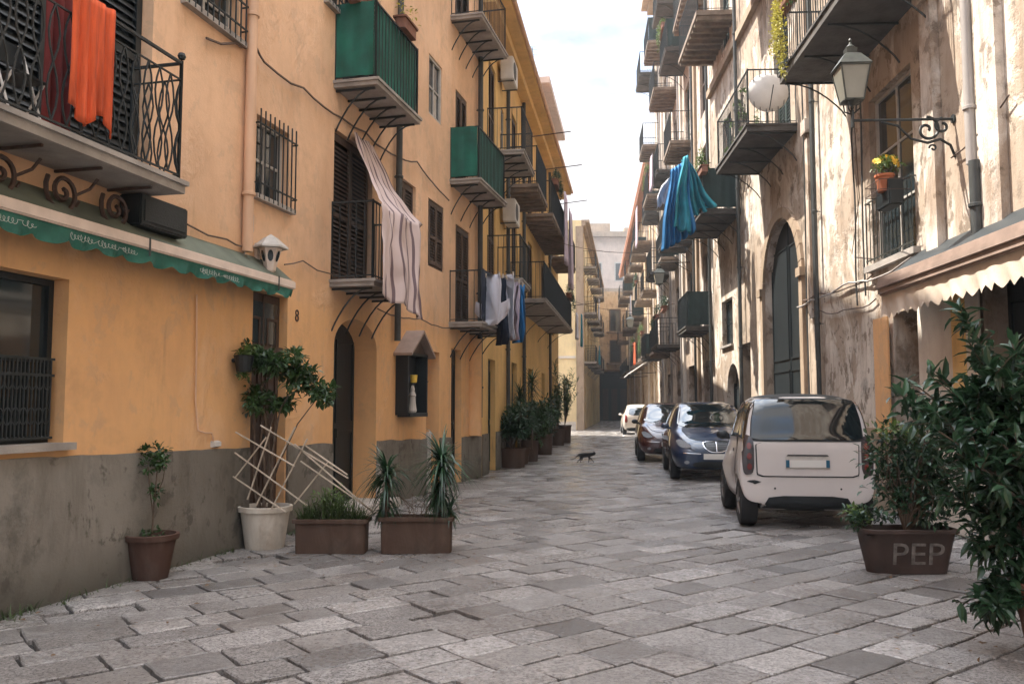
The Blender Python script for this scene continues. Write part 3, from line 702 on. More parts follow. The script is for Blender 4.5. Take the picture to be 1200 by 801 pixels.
# portal surround, voussoirs
mb = MB(); c = (ar[0]+ar[1])/2; rr = (ar[1]-ar[0])/2; zc = ar[3]-rr; q = .22
for sx in (-1, 1):
    mb.box(P(R1, c+sx*(rr+.015), .003, 1.13), P(R1, c+sx*(rr+q), .07, zc))
    mb.box(P(R1, c+sx*(rr+.01), .003, zc+.001), P(R1, c+sx*(rr+q+.06), .12, zc+.16))
pts = [(c-(rr+q)*math.cos(a), zc+.16+(rr+q)*math.sin(a)) for a in [math.pi*k/16 for k in range(17)]] + [(c+(rr+.01)*math.cos(a), zc+.16+(rr+.01)*math.sin(a)) for a in [math.pi*k/16 for k in range(17)]]
for k in range(16):
    a0, a1 = math.pi*k/16+.006, math.pi*(k+1)/16-.006
    mb.prism([(c-(rr+.012)*math.cos(a0), zc+.01+(rr+.012)*math.sin(a0)), (c-(rr+q)*math.cos(a0), zc+.01+(rr+q)*math.sin(a0)), (c-(rr+q)*math.cos(a1), zc+.01+(rr+q)*math.sin(a1)), (c-(rr+.012)*math.cos(a1), zc+.01+(rr+.012)*math.sin(a1))], P(R1,0,.003,0)[1], P(R1,0,.06,0)[1])
b1.part(mb, 'portal_surround', M['stone'])
# orange painted jamb and whitewashed shop front near the awning
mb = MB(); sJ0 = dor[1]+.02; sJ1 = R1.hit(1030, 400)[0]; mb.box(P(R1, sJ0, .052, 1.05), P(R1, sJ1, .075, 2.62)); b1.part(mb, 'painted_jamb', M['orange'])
mb = MB(); sW1 = dor[0]-.03; sW0 = R1.hit(1156, 400)[0]; mb.box(P(R1, sW0, .051, 0.02), P(R1, sW1, .07, 2.78)); b1.part(mb, 'whitewashed_panel', M['white_wall'])
mb = MB(); mb.box(P(R1, R1.hit(1140,400)[0], .071, 1.6), P(R1, R1.hit(1125,400)[0], .09, 2.7)); b1.part(mb, 'yellow_panel', M['yellow'])
# pilasters / vertical mouldings
for (px, wd, n0, n1) in ((1108, .3, .003, .10), (952, .16, .003, .06), (1185, .4, .003, .09)):
    mb = MB(); s = R1.hit(px, 250)[0]; mb.box(P(R1, s, n0, 2.95), P(R1, s+wd, n1, 19)); mb.box(P(R1, s-.05, n0, 6.2), P(R1, s+wd+.05, n1+.05, 6.45)); b1.part(mb, 'pilaster', M['old2'])
mb = MB(); mb.box(P(R1, 0, .003, 10.2), P(R1, R1.len, .12, 10.4)); mb.box(P(R1, 0, .003, 14.4), P(R1, R1.len, .12, 14.6)); b1.part(mb, 'string_course', M['stone'])
b1.cornice(20, .7, .5, M['stone'])
b1.downpipe(R1.hit(1153, 200)[0], 3.95, 19, .055, M['pipeg'], .12)
b1.downpipe(R1.hit(1156, 250)[0]-.04, 2.9, 3.97, .06, M['piped'], .12)
b1.downpipe(R1.hit(963, 300)[0], .3, 19, .04, M['piped'], .10)
for px_, z0_, z1_ in ((947,1.2,12),(956,2.2,19),(1006,2.9,6.2),(1016,3.0,9)):
    mb = MB(); ss_ = R1.hit(px_, 300)[0]; mb.tube([P(R1, ss_+.03*math.sin(k*.9), .035, z0_+(z1_-z0_)*k/12) for k in range(13)], .014, 5); b1.part(mb, 'conduit', M['piped'])
b1.downpipe(R1.hit(872, 300)[0], .3, 19, .045, M['piped'], .12)
# balcony slabs
sb0 = R1.hit(1091, 20)[0]; 
b1.balcony(16.7, 19.95, 6.42, .97, 'bars', 1.0, .14, M['slab_d'], 4, 'curve')
bm1 = b1.balcony(22.45, 25.45, 6.50, .92, 'bars', 1.05, .13, M['slab_d'], 4, 'curve')
b1.balcony(27.3, 30.3, 6.05, .95, 'bars', 1.0, .12, M['slab_d'], 4, 'curve', screen=M['dscreen'])
for (a, b, z) in ((22.4, 25.4, 10.6), (27.5, 30.6, 11.1), (17.2, 20.0, 10.6), (22.4,25.4,14.7), (27.6, 30.6, 14.7), (9.8, 12.6, 6.3)):
    b1.balcony(a, b, z, .95, 'beams', 1.0, .12, M['beam'], 4, None)
# window guard rail at the flower window
mb = MB(); s0, s1 = WB[0]-.05, WB[1]+.05
for i in range(13): s = s0+(s1-s0)*i/12; mb.tube([P(R1,s,.06,3.42), P(R1,s,.06,4.3)], .008, 4)
for z in (3.46, 4.28): mb.tube([P(R1,s0-.03,.062,z), P(R1,s1+.03,.062,z)], .012, 4)
for s in (s0, s1): mb.tube([P(R1,s,.06,4.28), P(R1,s,-.02,4.28)], .012, 4)
b1.part(mb, 'window_guard', M['lampiron'])
mb = MB(); mb.box(P(R1, s0-.06, .09, 3.30), P(R1, s1+.06, -.1, 3.385)); b1.part(mb, 'sill', M['slab'])
# ================================================================== second right building
b2 = Bld('streaked_townhouse', 'tall streaked beige townhouse with small iron balconies, beyond the palace', R2, 21.5, M['old2'])
fl2 = (3.6, 6.9, 10.2, 13.4, 16.8)
for i, s in enumerate((1.0, 4.6, 8.2, 11.8, 15.3)):
    for z in fl2: b2.op(seg(s, s+1.1, z+.12, z+2.4), 'french', .12, m=M['greenw'] if i % 2 else M['brownw'])
    b2.op(seg(s-.1, s+1.3, 0, 2.8), 'door', .25, arch=(i % 2 == 0), rise=.6, m=M['dark'])
b2.shell()
for i, s in enumerate((1.0, 4.6, 8.2, 11.8, 15.3)):
    for j, z in enumerate(fl2):
        if (i*3+j*5) % 7 == 3: continue
        b2.balcony(s-.6, s+1.7, z, .75 + .1*((i+j) % 3), 'beams' if (i+j) % 2 else 'bars', 1.0, .11, M['beam'] if (i+j) % 2 else M['slab_d'], 3, None if (i+j) % 2 else 'curve', screen=M['dscreen'] if (i*2+j) % 5 == 0 else None)
b2.cornice(21.5, .6, .4, M['stone'])
for s in (.15, 3.4, 7.1, 10.6, 14.2): b2.downpipe(s, .2, 18, .045, M['piped'] if s < 5 else M['pipeg'], .1)
for s in (2.9, 6.6, 13.6):
    mb = MB(); mb.box(P(R2, s, .003, 0), P(R2, s+.3, .09, 18.1)); b2.part(mb, 'pilaster', M['white_wall'] if s > 5 else M['stone'])
# ================================================================== third right building, red tiled eave
b3 = Bld('red_eaved_house', 'worn ochre house with red tiled eave at the far right of the street', R3, 13.9, M['old3'])
ss3 = [1.2 + 4.1*i for i in range(9)]
for i, s in enumerate(ss3):
    for z in (3.9, 7.1, 10.4): b3.op(seg(s, s+1.1, z+.1, z+2.3), 'french', .12, m=M['greenw'] if i % 2 else M['brownw'])
    b3.op(seg(s-.1, s+1.4, 0, 2.8), 'door', .25, m=M['dark'] if i % 3 else M['doorw'])
b3.shell()
for i, s in enumerate(ss3):
    for j, z in enumerate((3.9, 7.1, 10.4)):
        if (i+j*2) % 5 == 4: continue
        b3.balcony(s-.7, s+1.8, z, .8+.1*((i*j) % 3), 'bars' if (i+j) % 3 else 'beams', 1.0, .12, M['beam'], 3, None, screen=M['dscreen'] if (i+j) % 4 == 0 else None)
mb = MB(); n0 = .62
for i in range(int(R3.len/.35)):
    s = i*.35; mb.tube([P(R3, s+.17, n0+.05, 13.85), P(R3, s+.17, -1.5, 14.75)], .11, 6)
b3.part(mb, 'roof_tiles', M['tile'])
mb = MB(); mb.prism([(-1.5*1, 14.62), (n0, 13.78), (n0, 13.66), (-1.5, 14.5)], 0.02, R3.len, plane='yz'); b3.part(mb, 'roof', M['tile'])
for s in (3.4, 8.0, 16.0, 24.2, 32): 
    mb = MB(); mb.box(P(R3, s, .003, 0), P(R3, s+.35, .09, 13.5)); b3.part(mb, 'pilaster', M['white_wall'])
# ================================================================== end of the street
EW = Wall((5.0, 82), (14.0, 82), 1)      # faces us: use own frame
def endbuild():
    rt = thing('closing_house', 'tall narrow house closing the street above a dark passage', 'house', (5.0, 82, 0), 0)
    H = 12.5; o0, o1, oz = 2.0, 6.6, 4.9; mb = MB()
    for (a, b, c, d) in ((0, o0, 0, H), (o1, 12, 0, H), (o0, o1, oz, H)): mb.poly([(a,0,c),(b,0,c),(b,0,d),(a,0,d)])
    for a in (o0, o1): mb.poly([(a,0,0),(a,9,0),(a,9,oz),(a,0,oz)])
    mb.poly([(o0,0,oz),(o1,0,oz),(o1,9,oz),(o0,9,oz)]); mb.poly([(0,0,H),(12,0,H),(12,9,H),(0,9,H)])
    for a in (0, 12): mb.poly([(a,0,0),(a,9,0),(a,9,H),(a,0,H)])
    mb.poly([(0,9,0),(12,9,0),(12,9,H),(0,9,H)])
    mb.build('wall', M['old3'], rt, recalc=False)
    mb = MB(); mb.box((o0+.02, 4, 0), (o1-.02, 4.2, oz-.02)); mb.build('gate', M['greenw'], rt)
    mb = MB(); [mb.box((o0+.3+.9*i_, 3.95, .1), (o0+.9+.9*i_, 3.999, 3.2)) for i_ in range(5)]; mb.build('gate_panels', M['brownw'], rt)
    for i, x in enumerate((2.2, 4.4, 6.6)):
        for z in (5.6, 8.6):
            mb = MB(); mb.box((x, -.05, z), (x+1.1, -.003, z+2.2)); w_ = mb.build('window', M['brownw'], rt)
            mb = MB(); mb.box((x+.12, -.058, z+.1), (x+.98, -.051, z+2.1)); mb.build('pane', M['glass'], w_)
            mb = MB(); mb.box((x-.3, -.8, z-.15), (x+1.4, -.002, z-.02)); bl = mb.build('balcony', M['beam'], rt)
            mb = MB()
            for k in range(12): mb.tube([(x-.25+1.6*k/11, -.75, z-.02), (x-.25+1.6*k/11, -.75, z+.95)], .012, 4)
            mb.tube([(x-.25,-.75,z+.95),(x+1.35,-.75,z+.95)], .02, 4); mb.build('railing', M['iron'], bl)
endbuild()
def palace():
    rt = thing('distant_palace', 'hazy pinkish palace showing over the end of the street', 'building', (4, 118, 0), 0)
    mb = MB(); mb.box((0,0,0),(22,10,25)); mb.build('wall', M['pink'], rt)
    mb = MB(); mb.box((-.6,-.7,25.01),(22.6,10.5,25.7)); mb.box((-.3,-.35,17.3),(22.3,-.01,17.8)); mb.build('cornice', M['stone'], rt)
    mb = MB(); mb.box((3,2,25.71),(10,8,27.4)); mb.box((12,2,25.71),(15,8,26.8)); mb.build('attic', M['stone'], rt)
    for i in range(7):
        for z in (13.6, 18.8):
            mb = MB(); mb.box((1.3+3*i,-.06,z),(2.6+3*i,-.004,z+2.7)); w_ = mb.build('window', M['frame'], rt)
            mb = MB(); mb.box((1.45+3*i,-.07,z+.15),(2.45+3*i,-.062,z+2.5)); mb.build('pane', M['dark'], w_)
palace()

# ================================================================== things fixed to walls and hanging
def on_wall(name, label, cat, w, s, n, z, group=None): return thing(name, label, cat, w.W(s, n, z), w.rz, group)
def Q(w, ds, dn, dz): return (ds, w.sg * dn, dz)
# green awning on the orange house
sE = A.hit(318, 314)[0]; sS = 8.0
aw = on_wall('green_awning', 'green scalloped awning with cream front bar on the orange house', 'awning', A, sS, 0, 2.9)
La = sE - sS; mb = MB()
mb.grid(lambda u, v: Q(A, La*u, .01+.25*v, .09 - .21*v - .012*math.sin(v*3.1)*abs(math.sin(u*22))), 60, 5); mb.build('canopy', M['gawn_top'], aw, smooth=True, recalc=False)
mb = MB(); mb.bbox(Q(A, -.02, .235, -.215), Q(A, La+.03, .285, -.125), .012); mb.build('front_bar', M['bar'], aw)
mb = MB()
def val(u, v):
    sc_ = abs(math.sin(u*La/.30*math.pi/1)) ; hgt = .14+.045*sc_**.7 - .075*u
    return Q(A, La*u, .262 + .018*math.sin(u*La*14+v*2)*v + .01*math.sin(u*La*41)*v, -.216 - hgt*v)
mb.grid(val, 420, 5); mb.build('valance', M['gawn'], aw, smooth=True, recalc=False)
for (a, b) in ((.22, .33), (.47,.58), (.62, .70), (.80,.87)):        # faded white handwriting, too worn to read
    mb = MB(); rq = random.Random(int(a*100)); s = La*a; pts = []
    while s < La*b:
        hh = rq.uniform(.02, .055); ph = rq.random()*2
        for t_ in range(8): g_ = t_/8*2*math.pi+ph; pts.append(Q(A, s+.03*t_/8+.016*math.cos(g_), .294+.004*math.sin(s*14), -.275+hh*.5*math.sin(g_)))
        s += .034 + (.05 if rq.random() < .15 else 0)
    mb.tube(pts, .0017, 3)
    mb.build('faded_lettering', M['plast'], aw)
for s in (.3, La*.33, La*.72, La-.35):
    mb = MB(); mb.tube([Q(A,s,.0,-.02), Q(A,s,.26,-.17)], .012, 5); mb.tube([Q(A,s,.29,-.12), Q(A,s,.29,-.27)], .008, 5); mb.build('bracket', M['lampiron'], aw)
# cream awning on the palace
sF = R1.hit(1030, 345, .5)[0]; Lb = sF - 9.0
aw = on_wall('cream_awning', 'cream scalloped awning with brown box over the shop front on the right', 'awning', R1, 9.0, 0, 2.9)
mb = MB(); mb.bbox(Q(R1, 0, .42, -.13), Q(R1, Lb, .52, .10), .02); mb.bbox(Q(R1, 0, .52, -.05), Q(R1, Lb, .545, .02), .008); mb.build('front_box', M['bawn'], aw)
mb = MB(); mb.grid(lambda u, v: Q(R1, Lb*u, .0+.44*v, .42 - .34*v), 8, 4); mb.build('canopy', M['dark'], aw, recalc=False)
mb = MB()
def val2(u, v):
    t = (u*Lb/.19) % 1; hgt = .22 + .07*(1-abs(2*t-1))
    return Q(R1, Lb*u, .47 + .015*math.sin(u*Lb*9)*v + .012*math.sin(u*Lb*23+v*3)*v, -.131 - hgt*v)
mb.grid(val2, 520, 6); mb.build('valance', M['cawn'], aw, smooth=True, recalc=False)
for s in (Lb-.25, Lb*.5): mb = MB(); mb.tube([Q(R1,s,.0,.3), Q(R1,s,.44,-.02)], .014, 5); mb.build('bracket', M['lampiron'], aw)

# lanterns
def lantern_mesh(root, c, r=.17, h=.40, gm=None, im=None):
    """four sided tapered lantern hanging centre c (bottom), local coords"""
    cx, cy, cz = c; im = im or M['lampiron']; rb, rt = r*.62, r
    mb = MB(); A4 = [math.pi/4 + k*math.pi/2 for k in range(4)]
    q = 1.414
    def cn(rr, z): return [(cx+rr*1.25*math.cos(a), cy+rr*1.25*math.sin(a), z) for a in A4]
    lo, hi = cn(rb, cz), cn(rt, cz+h)
    for k in range(4): mb.poly([lo[k], lo[(k+1)%4], hi[(k+1)%4], hi[k]])
    mb.build('lamp_glass', gm or M['lampglass'], root)
    mb = MB()
    for k in range(4):
        mb.tube([lo[k], hi[k]], .011, 4); mb.tube([lo[k], lo[(k+1)%4]], .013, 4); mb.tube([hi[k], hi[(k+1)%4]], .016, 4)
    mb.build('lamp_frame', im, root)
    mb = MB(); r2 = cn(rt*1.14, cz+h+.01); r3 = cn(rt*.55, cz+h+.15); r4 = cn(rt*.34, cz+h+.17); r5 = cn(rt*.38, cz+h+.23)
    for a, b in ((r2, r3), (r3, r4), (r4, r5)):
        for k in range(4): mb.poly([a[k], a[(k+1)%4], b[(k+1)%4], b[k]])
    mb.poly(r2[::-1]); mb.poly(r5); mb.lathe([(.05,0),(.055,.02),(.02,.05),(.012,.08),(.022,.10),(.001,.13)], (cx,cy,cz+h+.23), 10); mb.build('lamp_cap', im, root)
    mb = MB(); mb.lathe([(.001,-.10),(.02,-.08),(.015,-.05),(rb*.8,-.015),(rb*1.1,-.005),(rb*1.1,.0)], (cx,cy,cz), 10); mb.build('finial', im, root)
def scroll(c, r0, turns, a0, dirn=1, n=34, r1=.02):
    return [(c[0] + (r0+(r1-r0)*t/n)*math.cos(a0+dirn*turns*2*math.pi*t/n), c[1] + (r0+(r1-r0)*t/n)*math.sin(a0+dirn*turns*2*math.pi*t/n)) for t in range(n+1)]
sL = R1.hit(1118, 140)[0]; zL = 4.62
t = on_wall('wall_lantern', 'large four sided street lantern on a long scrolled iron arm, right', 'street lamp', R1, sL, 0, zL)
mb = MB(); w = R1
mb.tube([Q(w,0,.0,.02), Q(w,0,1.12,.02)], .016, 6); mb.tube([Q(w,0,1.12,-.06), Q(w,0,1.12,.14)], .02, 6)
for pl in (scroll((.30,-.10), .15, 1.3, math.pi/2, 1), scroll((.13,-.06), .09, 1.0, math.pi/2, -1, r1=.03)): mb.tube([Q(w,0,a,b) for a, b in pl], .017, 6)
mb.tube([Q(w,0,a,b) for a, b in ((.30,-.25),(.48,-.20),(.62,-.05),(.8,.0))], .015, 6)
mb.tube([Q(w,0,a,b) for a, b in ((.0,-.42),(.05,-.28),(.16,-.21),(.30,-.25))], .017, 6)
mb.tube([Q(w,0,a,b) for a, b in scroll((.24,-.31), .045, 1.0, 0, 1, 14, .01)], .012, 5)
mb.build('arm', M['iron'], t)
mb = MB(); mb.lathe([(.05,0),(.05,.02)], Q(w,0,.0,.02), 10, 'y'); mb.build('wall_plate', M['iron'], t)
mb = MB()
for k in range(4):
    a = k*math.pi/2+.78; mb.tube([Q(w, .02*math.cos(a), 1.12+.02*math.sin(a), .10), Q(w, .09*math.cos(a), 1.12+.09*math.sin(a), .14), Q(w, .10*math.cos(a), 1.12+.10*math.sin(a), .22)], .009, 5)
mb.build('lamp_cradle', M['iron'], t)
lantern_mesh(t, Q(w, 0, 1.12, .24), .18, .38)
# cable stays from the lantern to the wall
def cable(pts, r, label, nm='cable', m=None, cat='cable', group=None):
    p0 = Vector(pts[0]); mb = MB(); mb.tube([Vector(p)-p0 for p in pts], r, 5); o = mb.build(nm, m or M['cable']); o.location = p0; tag(o, label, cat, group); return o
def wallcable(w, pxs, n, r, label, m=None, wob=.012):
    out = []; pts = [w.hit(x, y) for x, y in pxs]
    for a, b in zip(pts[:-1], pts[1:]):
        k = max(2, int(abs(b[0]-a[0])/.25))
        for i in range(k): 
            u = i/k; out.append(w.W(a[0]+(b[0]-a[0])*u, n + .01*rnd.random(), a[1]+(b[1]-a[1])*u - .04*math.sin(u*math.pi)*min(1, abs(b[0]-a[0])) + rnd.uniform(-wob, wob)))
    out.append(w.W(pts[-1][0], n, pts[-1][1])); return cable(out, r, label, m=m)
cable([R1.W(sL, 1.1, 4.6), R1.W(sL+1.6, .5, 4.15), R1.W(sL+3.3, .03, 3.7)], .006, 'thin iron stay running from the large lantern down to the palace wall')
# second lantern further on
sM = R2.hit(812, 318)[0]
t = on_wall('wall_lantern', 'small street lantern on a straight iron arm beneath the blue laundry', 'street lamp', R2, 5.2, 0, 5.75)
mb = MB(); mb.tube([Q(R2,0,0,.62), Q(R2,0,1.25,.62)], .018, 5); mb.tube([Q(R2,0,0,.3), Q(R2,0,.5,.6)], .014, 5); mb.tube([Q(R2,0,1.05,.62), Q(R2,0,1.05,.5)], .014, 5); mb.build('arm', M['iron'], t)
lantern_mesh(t, Q(R2, 0, 1.05, -.12), .2, .36)
t = on_wall('wall_lantern', 'pale lantern hanging far down the right side above the last cars', 'street lamp', R3, 6.0, 0, 6.0)
mb = MB(); mb.tube([Q(R3,0,0,.62), Q(R3,0,1.3,.62)], .02, 5); mb.build('arm', M['iron'], t); lantern_mesh(t, Q(R3, 0, 1.2, -.15), .24, .44)
# old cream lantern on the orange house
s, z = A.hit(300, 296)
t = on_wall('wall_lantern', 'small cream painted lantern fixed just above the green awning', 'street lamp', A, s, 0, z)
mb = MB(); mb.tube([Q(A,0,0,.0), Q(A,0,.14,-.06)], .015, 5); mb.bbox(Q(A,-.04,0,-.12), Q(A,.04,.03,.1), .006); mb.build('arm', M['bar'], t)
mb = MB(); mb.lathe([(.03,-.22),(.055,-.20),(.06,-.17),(.115,.03),(.125,.04)], Q(A,0,.17,0), 6); mb.build('lamp_body', M['bar'], t)
mb = MB(); mb.lathe([(.185,.035),(.18,.055),(.07,.15),(.05,.16),(.001,.19)], Q(A,0,.17,0), 6); mb.build('lamp_cap', M['frame'], t)
for k in range(6):
    a = math.pi/6 + k*math.pi/3; mb = MB(); q = Q(A,0,.17,0); c = Vector((q[0]+.082*math.cos(a), q[1]+.082*math.sin(a), -.05))
    e1 = Vector((-math.sin(a), math.cos(a), 0)); e2 = Vector((math.cos(a)*.27, math.sin(a)*.27, 1)).normalized()
    mb.poly([c + e1*.030*math.cos(g) + e2*.062*math.sin(g) + Vector((math.cos(a),math.sin(a),0))*.004 for g in [j*math.pi/5 for j in range(10)]]); mb.build('pane', M['glass'], t)
s, z = A.hit(286, 263)
t = on_wall('junction_box', 'small grey electrical box on the orange house beside the pale downpipe', 'electrical box', A, s, 0, z-.09)
mb = MB(); mb.bbox(Q(A,-.05,.002,0), Q(A,.05,.09,.2), .012); mb.build('case', M['pipeg'], t)
mb = MB(); mb.tube([Q(A,-.03,.03,0),Q(A,-.03,.03,-.25)], .01, 5); mb.build('conduit', M['pipeg'], t)
# cables on walls
wallcable(A, [(216,262),(262,280),(284,290)], .03, .009, 'short brown cable drooping under the ornate balcony on the orange house')
wallcable(A, [(238,45),(272,52),(296,57),(305,72),(352,104),(398,138),(425,155),(448,176),(486,190),(524,235)], .035, .013, 'long thick cable sloping across the upper part of the orange house')
wallcable(A, [(330,310),(352,306),(385,322),(392,335)], .03, .008, 'thin wire between the cream lantern and the tall balcony door')
wallcable(A, [(440,362),(490,374),(527,384)], .03, .01, 'brown wire running above the wall shrine to the laundry balcony')
wallcable(A, [(228,345),(227,470),(229,504),(245,507),(248,518)], .02, .009, 'orange painted conduit dropping down the wall below the green awning', m=M['pipe'], wob=0)
o = cable([A.W(A.hit(250,520)[0]-.05,.02,A.hit(250,520)[1]), A.W(A.hit(250,520)[0]+.06,.02,A.hit(250,520)[1])], .035, 'small pale socket box at the foot of the conduit on the grey plinth', 'socket_box', M['plast'], 'socket')
wallcable(R1, [(1028,322),(1000,335),(960,344),(945,352)], .05, .012, 'upper cable of the bundle beside the cream awning on the palace')
wallcable(R1, [(1075,300),(1040,322),(1000,330),(955,352),(938,360)], .06, .015, 'thick pale cable running from the awning to the archway', m=M['pipeg'])
wallcable(R1, [(1030,350),(1000,362),(965,365),(940,352)], .04, .010, 'sagging lower cable between awning and archway', wob=.02)
wallcable(R1, [(1190,112),(1150,160),(1120,185)], .05, .009, 'thin dark wire beside the grey downpipe on the palace')
for i_, (a_, b_, lb) in enumerate(((B.W(8,.1,6.6), R2.W(1.5,.1,6.4), 'first thin cable strung across the street between the yellow house and the townhouse'), (B.W(14,.1,5.6), R2.W(9,.1,5.4), 'second cable strung across the street further away'), (CS.W(6,.1,6.0), R3.W(16,.1,6.2), 'cable strung across the far end of the street'))):
    cable([a_.lerp(b_, k_/14)-Vector((0,0,.45*math.sin(math.pi*k_/14))) for k_ in range(15)], .009, lb)
for i_, (w_, s_, z_, lb) in enumerate(((D, 3.0, 15.3, 'thin television aerial on the roof of the corniced house'), (R3, 14, 14.6, 'thin television aerial above the red tiled eave'))):
    t = on_wall('roof_aerial', lb, 'aerial', w_, s_, -.3, z_); mb = MB(); mb.tube([(0,0,0),(0,0,2.6)], .02, 5); mb.build('mast', M['lampiron'], t)
    mb = MB(); mb.tube([(-.6,0,2.4),(.6,0,2.4)], .012, 4)
    for k_ in range(7): mb.tube([(-.55+.18*k_,-.25,2.412),(-.55+.18*k_,.25,2.412)], .008, 4)
    mb.build('antenna', M['lampiron'], t)
# air conditioners
def aircon(w, s, z, label):
    t = on_wall('air_conditioner', label, 'air conditioner', w, s, .08, z, 'air conditioners on the facades')
    mb = MB(); mb.bbox(Q(w,0,0,0), Q(w,.80,.30,.55), .02); mb.build('case', M['plast'], t)
    mb = MB(); mb.lathe([(.21,.302),(.20,.31),(.001,.312)], Q(w,.28,0,.27) if w.sg > 0 else (.28,0,.27), 18, 'y')
    if w.sg < 0: mb.v = [(x, -y, z_) for x, y, z_ in mb.v]
    mb.build('fan_grille', M['plastic'], t)
    mb = MB(); mb.tube([Q(w,.1,-.07,-.02),Q(w,.1,.3,-.02)], .014, 4); mb.tube([Q(w,.7,-.07,-.02),Q(w,.7,.3,-.02)], .014, 4); mb.build('bracket', M['iron'], t)
aircon(B, .95+.9, 9.05, 'white air conditioner high on the yellow house beside the top balcony door')
aircon(B, 2.2, 5.75, 'white air conditioner on the yellow house just behind the second green balcony')
aircon(R2, 8.0, 9.2, 'air conditioner high on the streaked townhouse')
# wall shrine
s, z = A.hit(463, 486); s1_ = A.hit(487, 486)[0]; Wd = s1_ - s; zt = A.hit(463, 412)[1]; Hh = zt - z
t = on_wall('wall_shrine', 'small wooden wall shrine with pitched roof and figurine on the orange wall', 'shrine', A, s, 0, z)
mb = MB()
for (a, b, c, d, e, f) in ((0,.04,.002,.20,0,Hh),(Wd-.04,Wd,.002,.20,0,Hh),(.04,Wd-.04,.002,.02,0,Hh),(.04,Wd-.04,.02,.22,-.03,.03),(.04,Wd-.04,.02,.2,Hh-.04,Hh)): mb.box(Q(A,a,c,e), Q(A,b,d,f))
mb.build('case', M['dark'], t)
mb = MB(); mb.prism([(-.1, Hh-.02), (Wd/2, Hh+.36), (Wd+.1, Hh-.02), (Wd+.1, Hh-.06), (Wd/2, Hh+.31), (-.1, Hh-.06)], Q(A,0,.0,0)[1], Q(A,0,.30,0)[1]); mb.build('roof', M['bawn'], t)
mb = MB(); mb.prism([(.0, Hh), (Wd/2, Hh+.30), (Wd, Hh)], Q(A,0,.01,0)[1], Q(A,0,.17,0)[1]); mb.build('gable', M['brownw'], t)
mb = MB(); mb.lathe([(.055,.03),(.07,.06),(.05,.2),(.045,.28),(.06,.3),(.03,.36),(.035,.40),(.02,.45),(.001,.46)], Q(A,Wd/2,.11,0), 12); mb.build('figurine', M['marble'], t)
mb = MB(); mb.lathe([(.05,.5),(.06,.62)], Q(A,Wd/2+.02,.12,0), 10); mb.build('lantern_jar', M['yellowf'], t)
s, z = A.hit(490, 465)
t = on_wall('letter_box', 'small dark letter box on the orange wall next to the shrine', 'letter box', A, s, 0, z)
mb = MB(); mb.bbox(Q(A,0,.002,0), Q(A,.16,.10,.24), .01); mb.build('case', M['dark'], t); mb = MB(); mb.bbox(Q(A,-.01,.002,.242), Q(A,.17,.12,.265), .008); mb.build('lid', M['iron'], t)
# house number
def text_mesh(body, size, ext=.003):
    cu = bpy.data.curves.new('lettering', 'FONT'); cu.body = body; cu.size = size; cu.extrude = ext; cu.resolution_u = 3
    ob = bpy.data.objects.new('lettering', cu); COL.objects.link(ob); dg = bpy.context.evaluated_depsgraph_get()
    me = bpy.data.meshes.new_from_object(ob.evaluated_get(dg)); bpy.data.objects.remove(ob); me.materials.clear(); return me
s, z = A.hit(345, 376)
me = text_mesh('8', .2); me.materials.append(M['rust'])
o = bpy.data.objects.new('house_number', me); COL.objects.link(o); o.matrix_world = Matrix.Translation(A.W(s, .006, z)) @ Matrix.Rotation(A.rz, 4, 'Z') @ Matrix.Rotation(math.pi/2, 4, 'X'); tag(o, 'faded brown number 8 painted beside the narrow front door', 'house number')

# ------------------------------------------------------------------ cloth
def cloth(name, label, cat, pts_fn, nu, nv, m, loc, rz=0, group=None, uv=False, thick=.004):
    mb = MB(); mb.grid(pts_fn, nu, nv)
    o = mb.build(name, m, smooth=True, recalc=False); o.location = loc; o.rotation_euler = (0,0,rz)
    if uv:
        at = o.data.attributes.new('uvc', 'FLOAT_VECTOR', 'POINT')
        at.data.foreach_set('vector', [x for j in range(nv+1) for i in range(nu+1) for x in (i/nu, j/nv, 0)])
    sm = o.modifiers.new('thickness', 'SOLIDIFY'); sm.thickness = thick
    return tag(o, label, cat, group)
M['striped'] = stripes('striped_curtain_cloth', (.58,.47,.45), (.17,.12,.135), 9, .72)
# striped sheet: from the top of the balcony door, out over the rail, hanging down
tl = A.W(A.hit(410,155)[0], .06, A.hit(410,155)[1]); tr = A.W(A.hit(432,172)[0], .06, A.hit(432,172)[1])
zr = 3.98; rl = A.W(sq+.30, .64, zr-.03); rr_ = A.W(sq+1.55, .64, zr+.0)
bl = A.W(sq-.08, .72, 2.80); br_ = A.W(sq+1.55, .70, 2.66)
ml = A.W(sq-.0, .68, zr-.05)
def sheet(u, v):
    if v < .5:
        t_ = v/.5; a = tl.lerp(ml, t_); b = tr.lerp(rr_, t_); sag = -.10*math.sin(t_*math.pi)
        p = a.lerp(b, u); amp = .035
        p = p + Vector((0,0,sag)) + A.n*(amp*math.sin(u*13+t_*1.5)*(.5+.5*t_) ); p.z += .06*math.sin(u*math.pi)*(1-t_)*0
    else:
        t_ = (v-.5)/.5; a = ml.lerp(bl, t_); b = rr_.lerp(br_, t_); p = a.lerp(b, u)
        p = p + A.n*(.03*math.sin(u*17+.6*t_)+.02*math.sin(u*31+2*t_)) + A.d*(.03*math.sin(t_*5+u*8)); p.z -= .03*math.sin(u*9)*t_
    p = p + A.n*(.035*noise.noise(Vector((u*5,v*7,2)))+.02*noise.noise(Vector((u*14,v*10,5)))) + A.d*.05*noise.noise(Vector((u*3,v*5,9)))
    return p - tl
cloth('striped_sheet', 'grey and purple striped sheet draped from a tall door over its balcony rail', 'sheet', sheet, 90, 60, M['striped'], tl, uv=True)
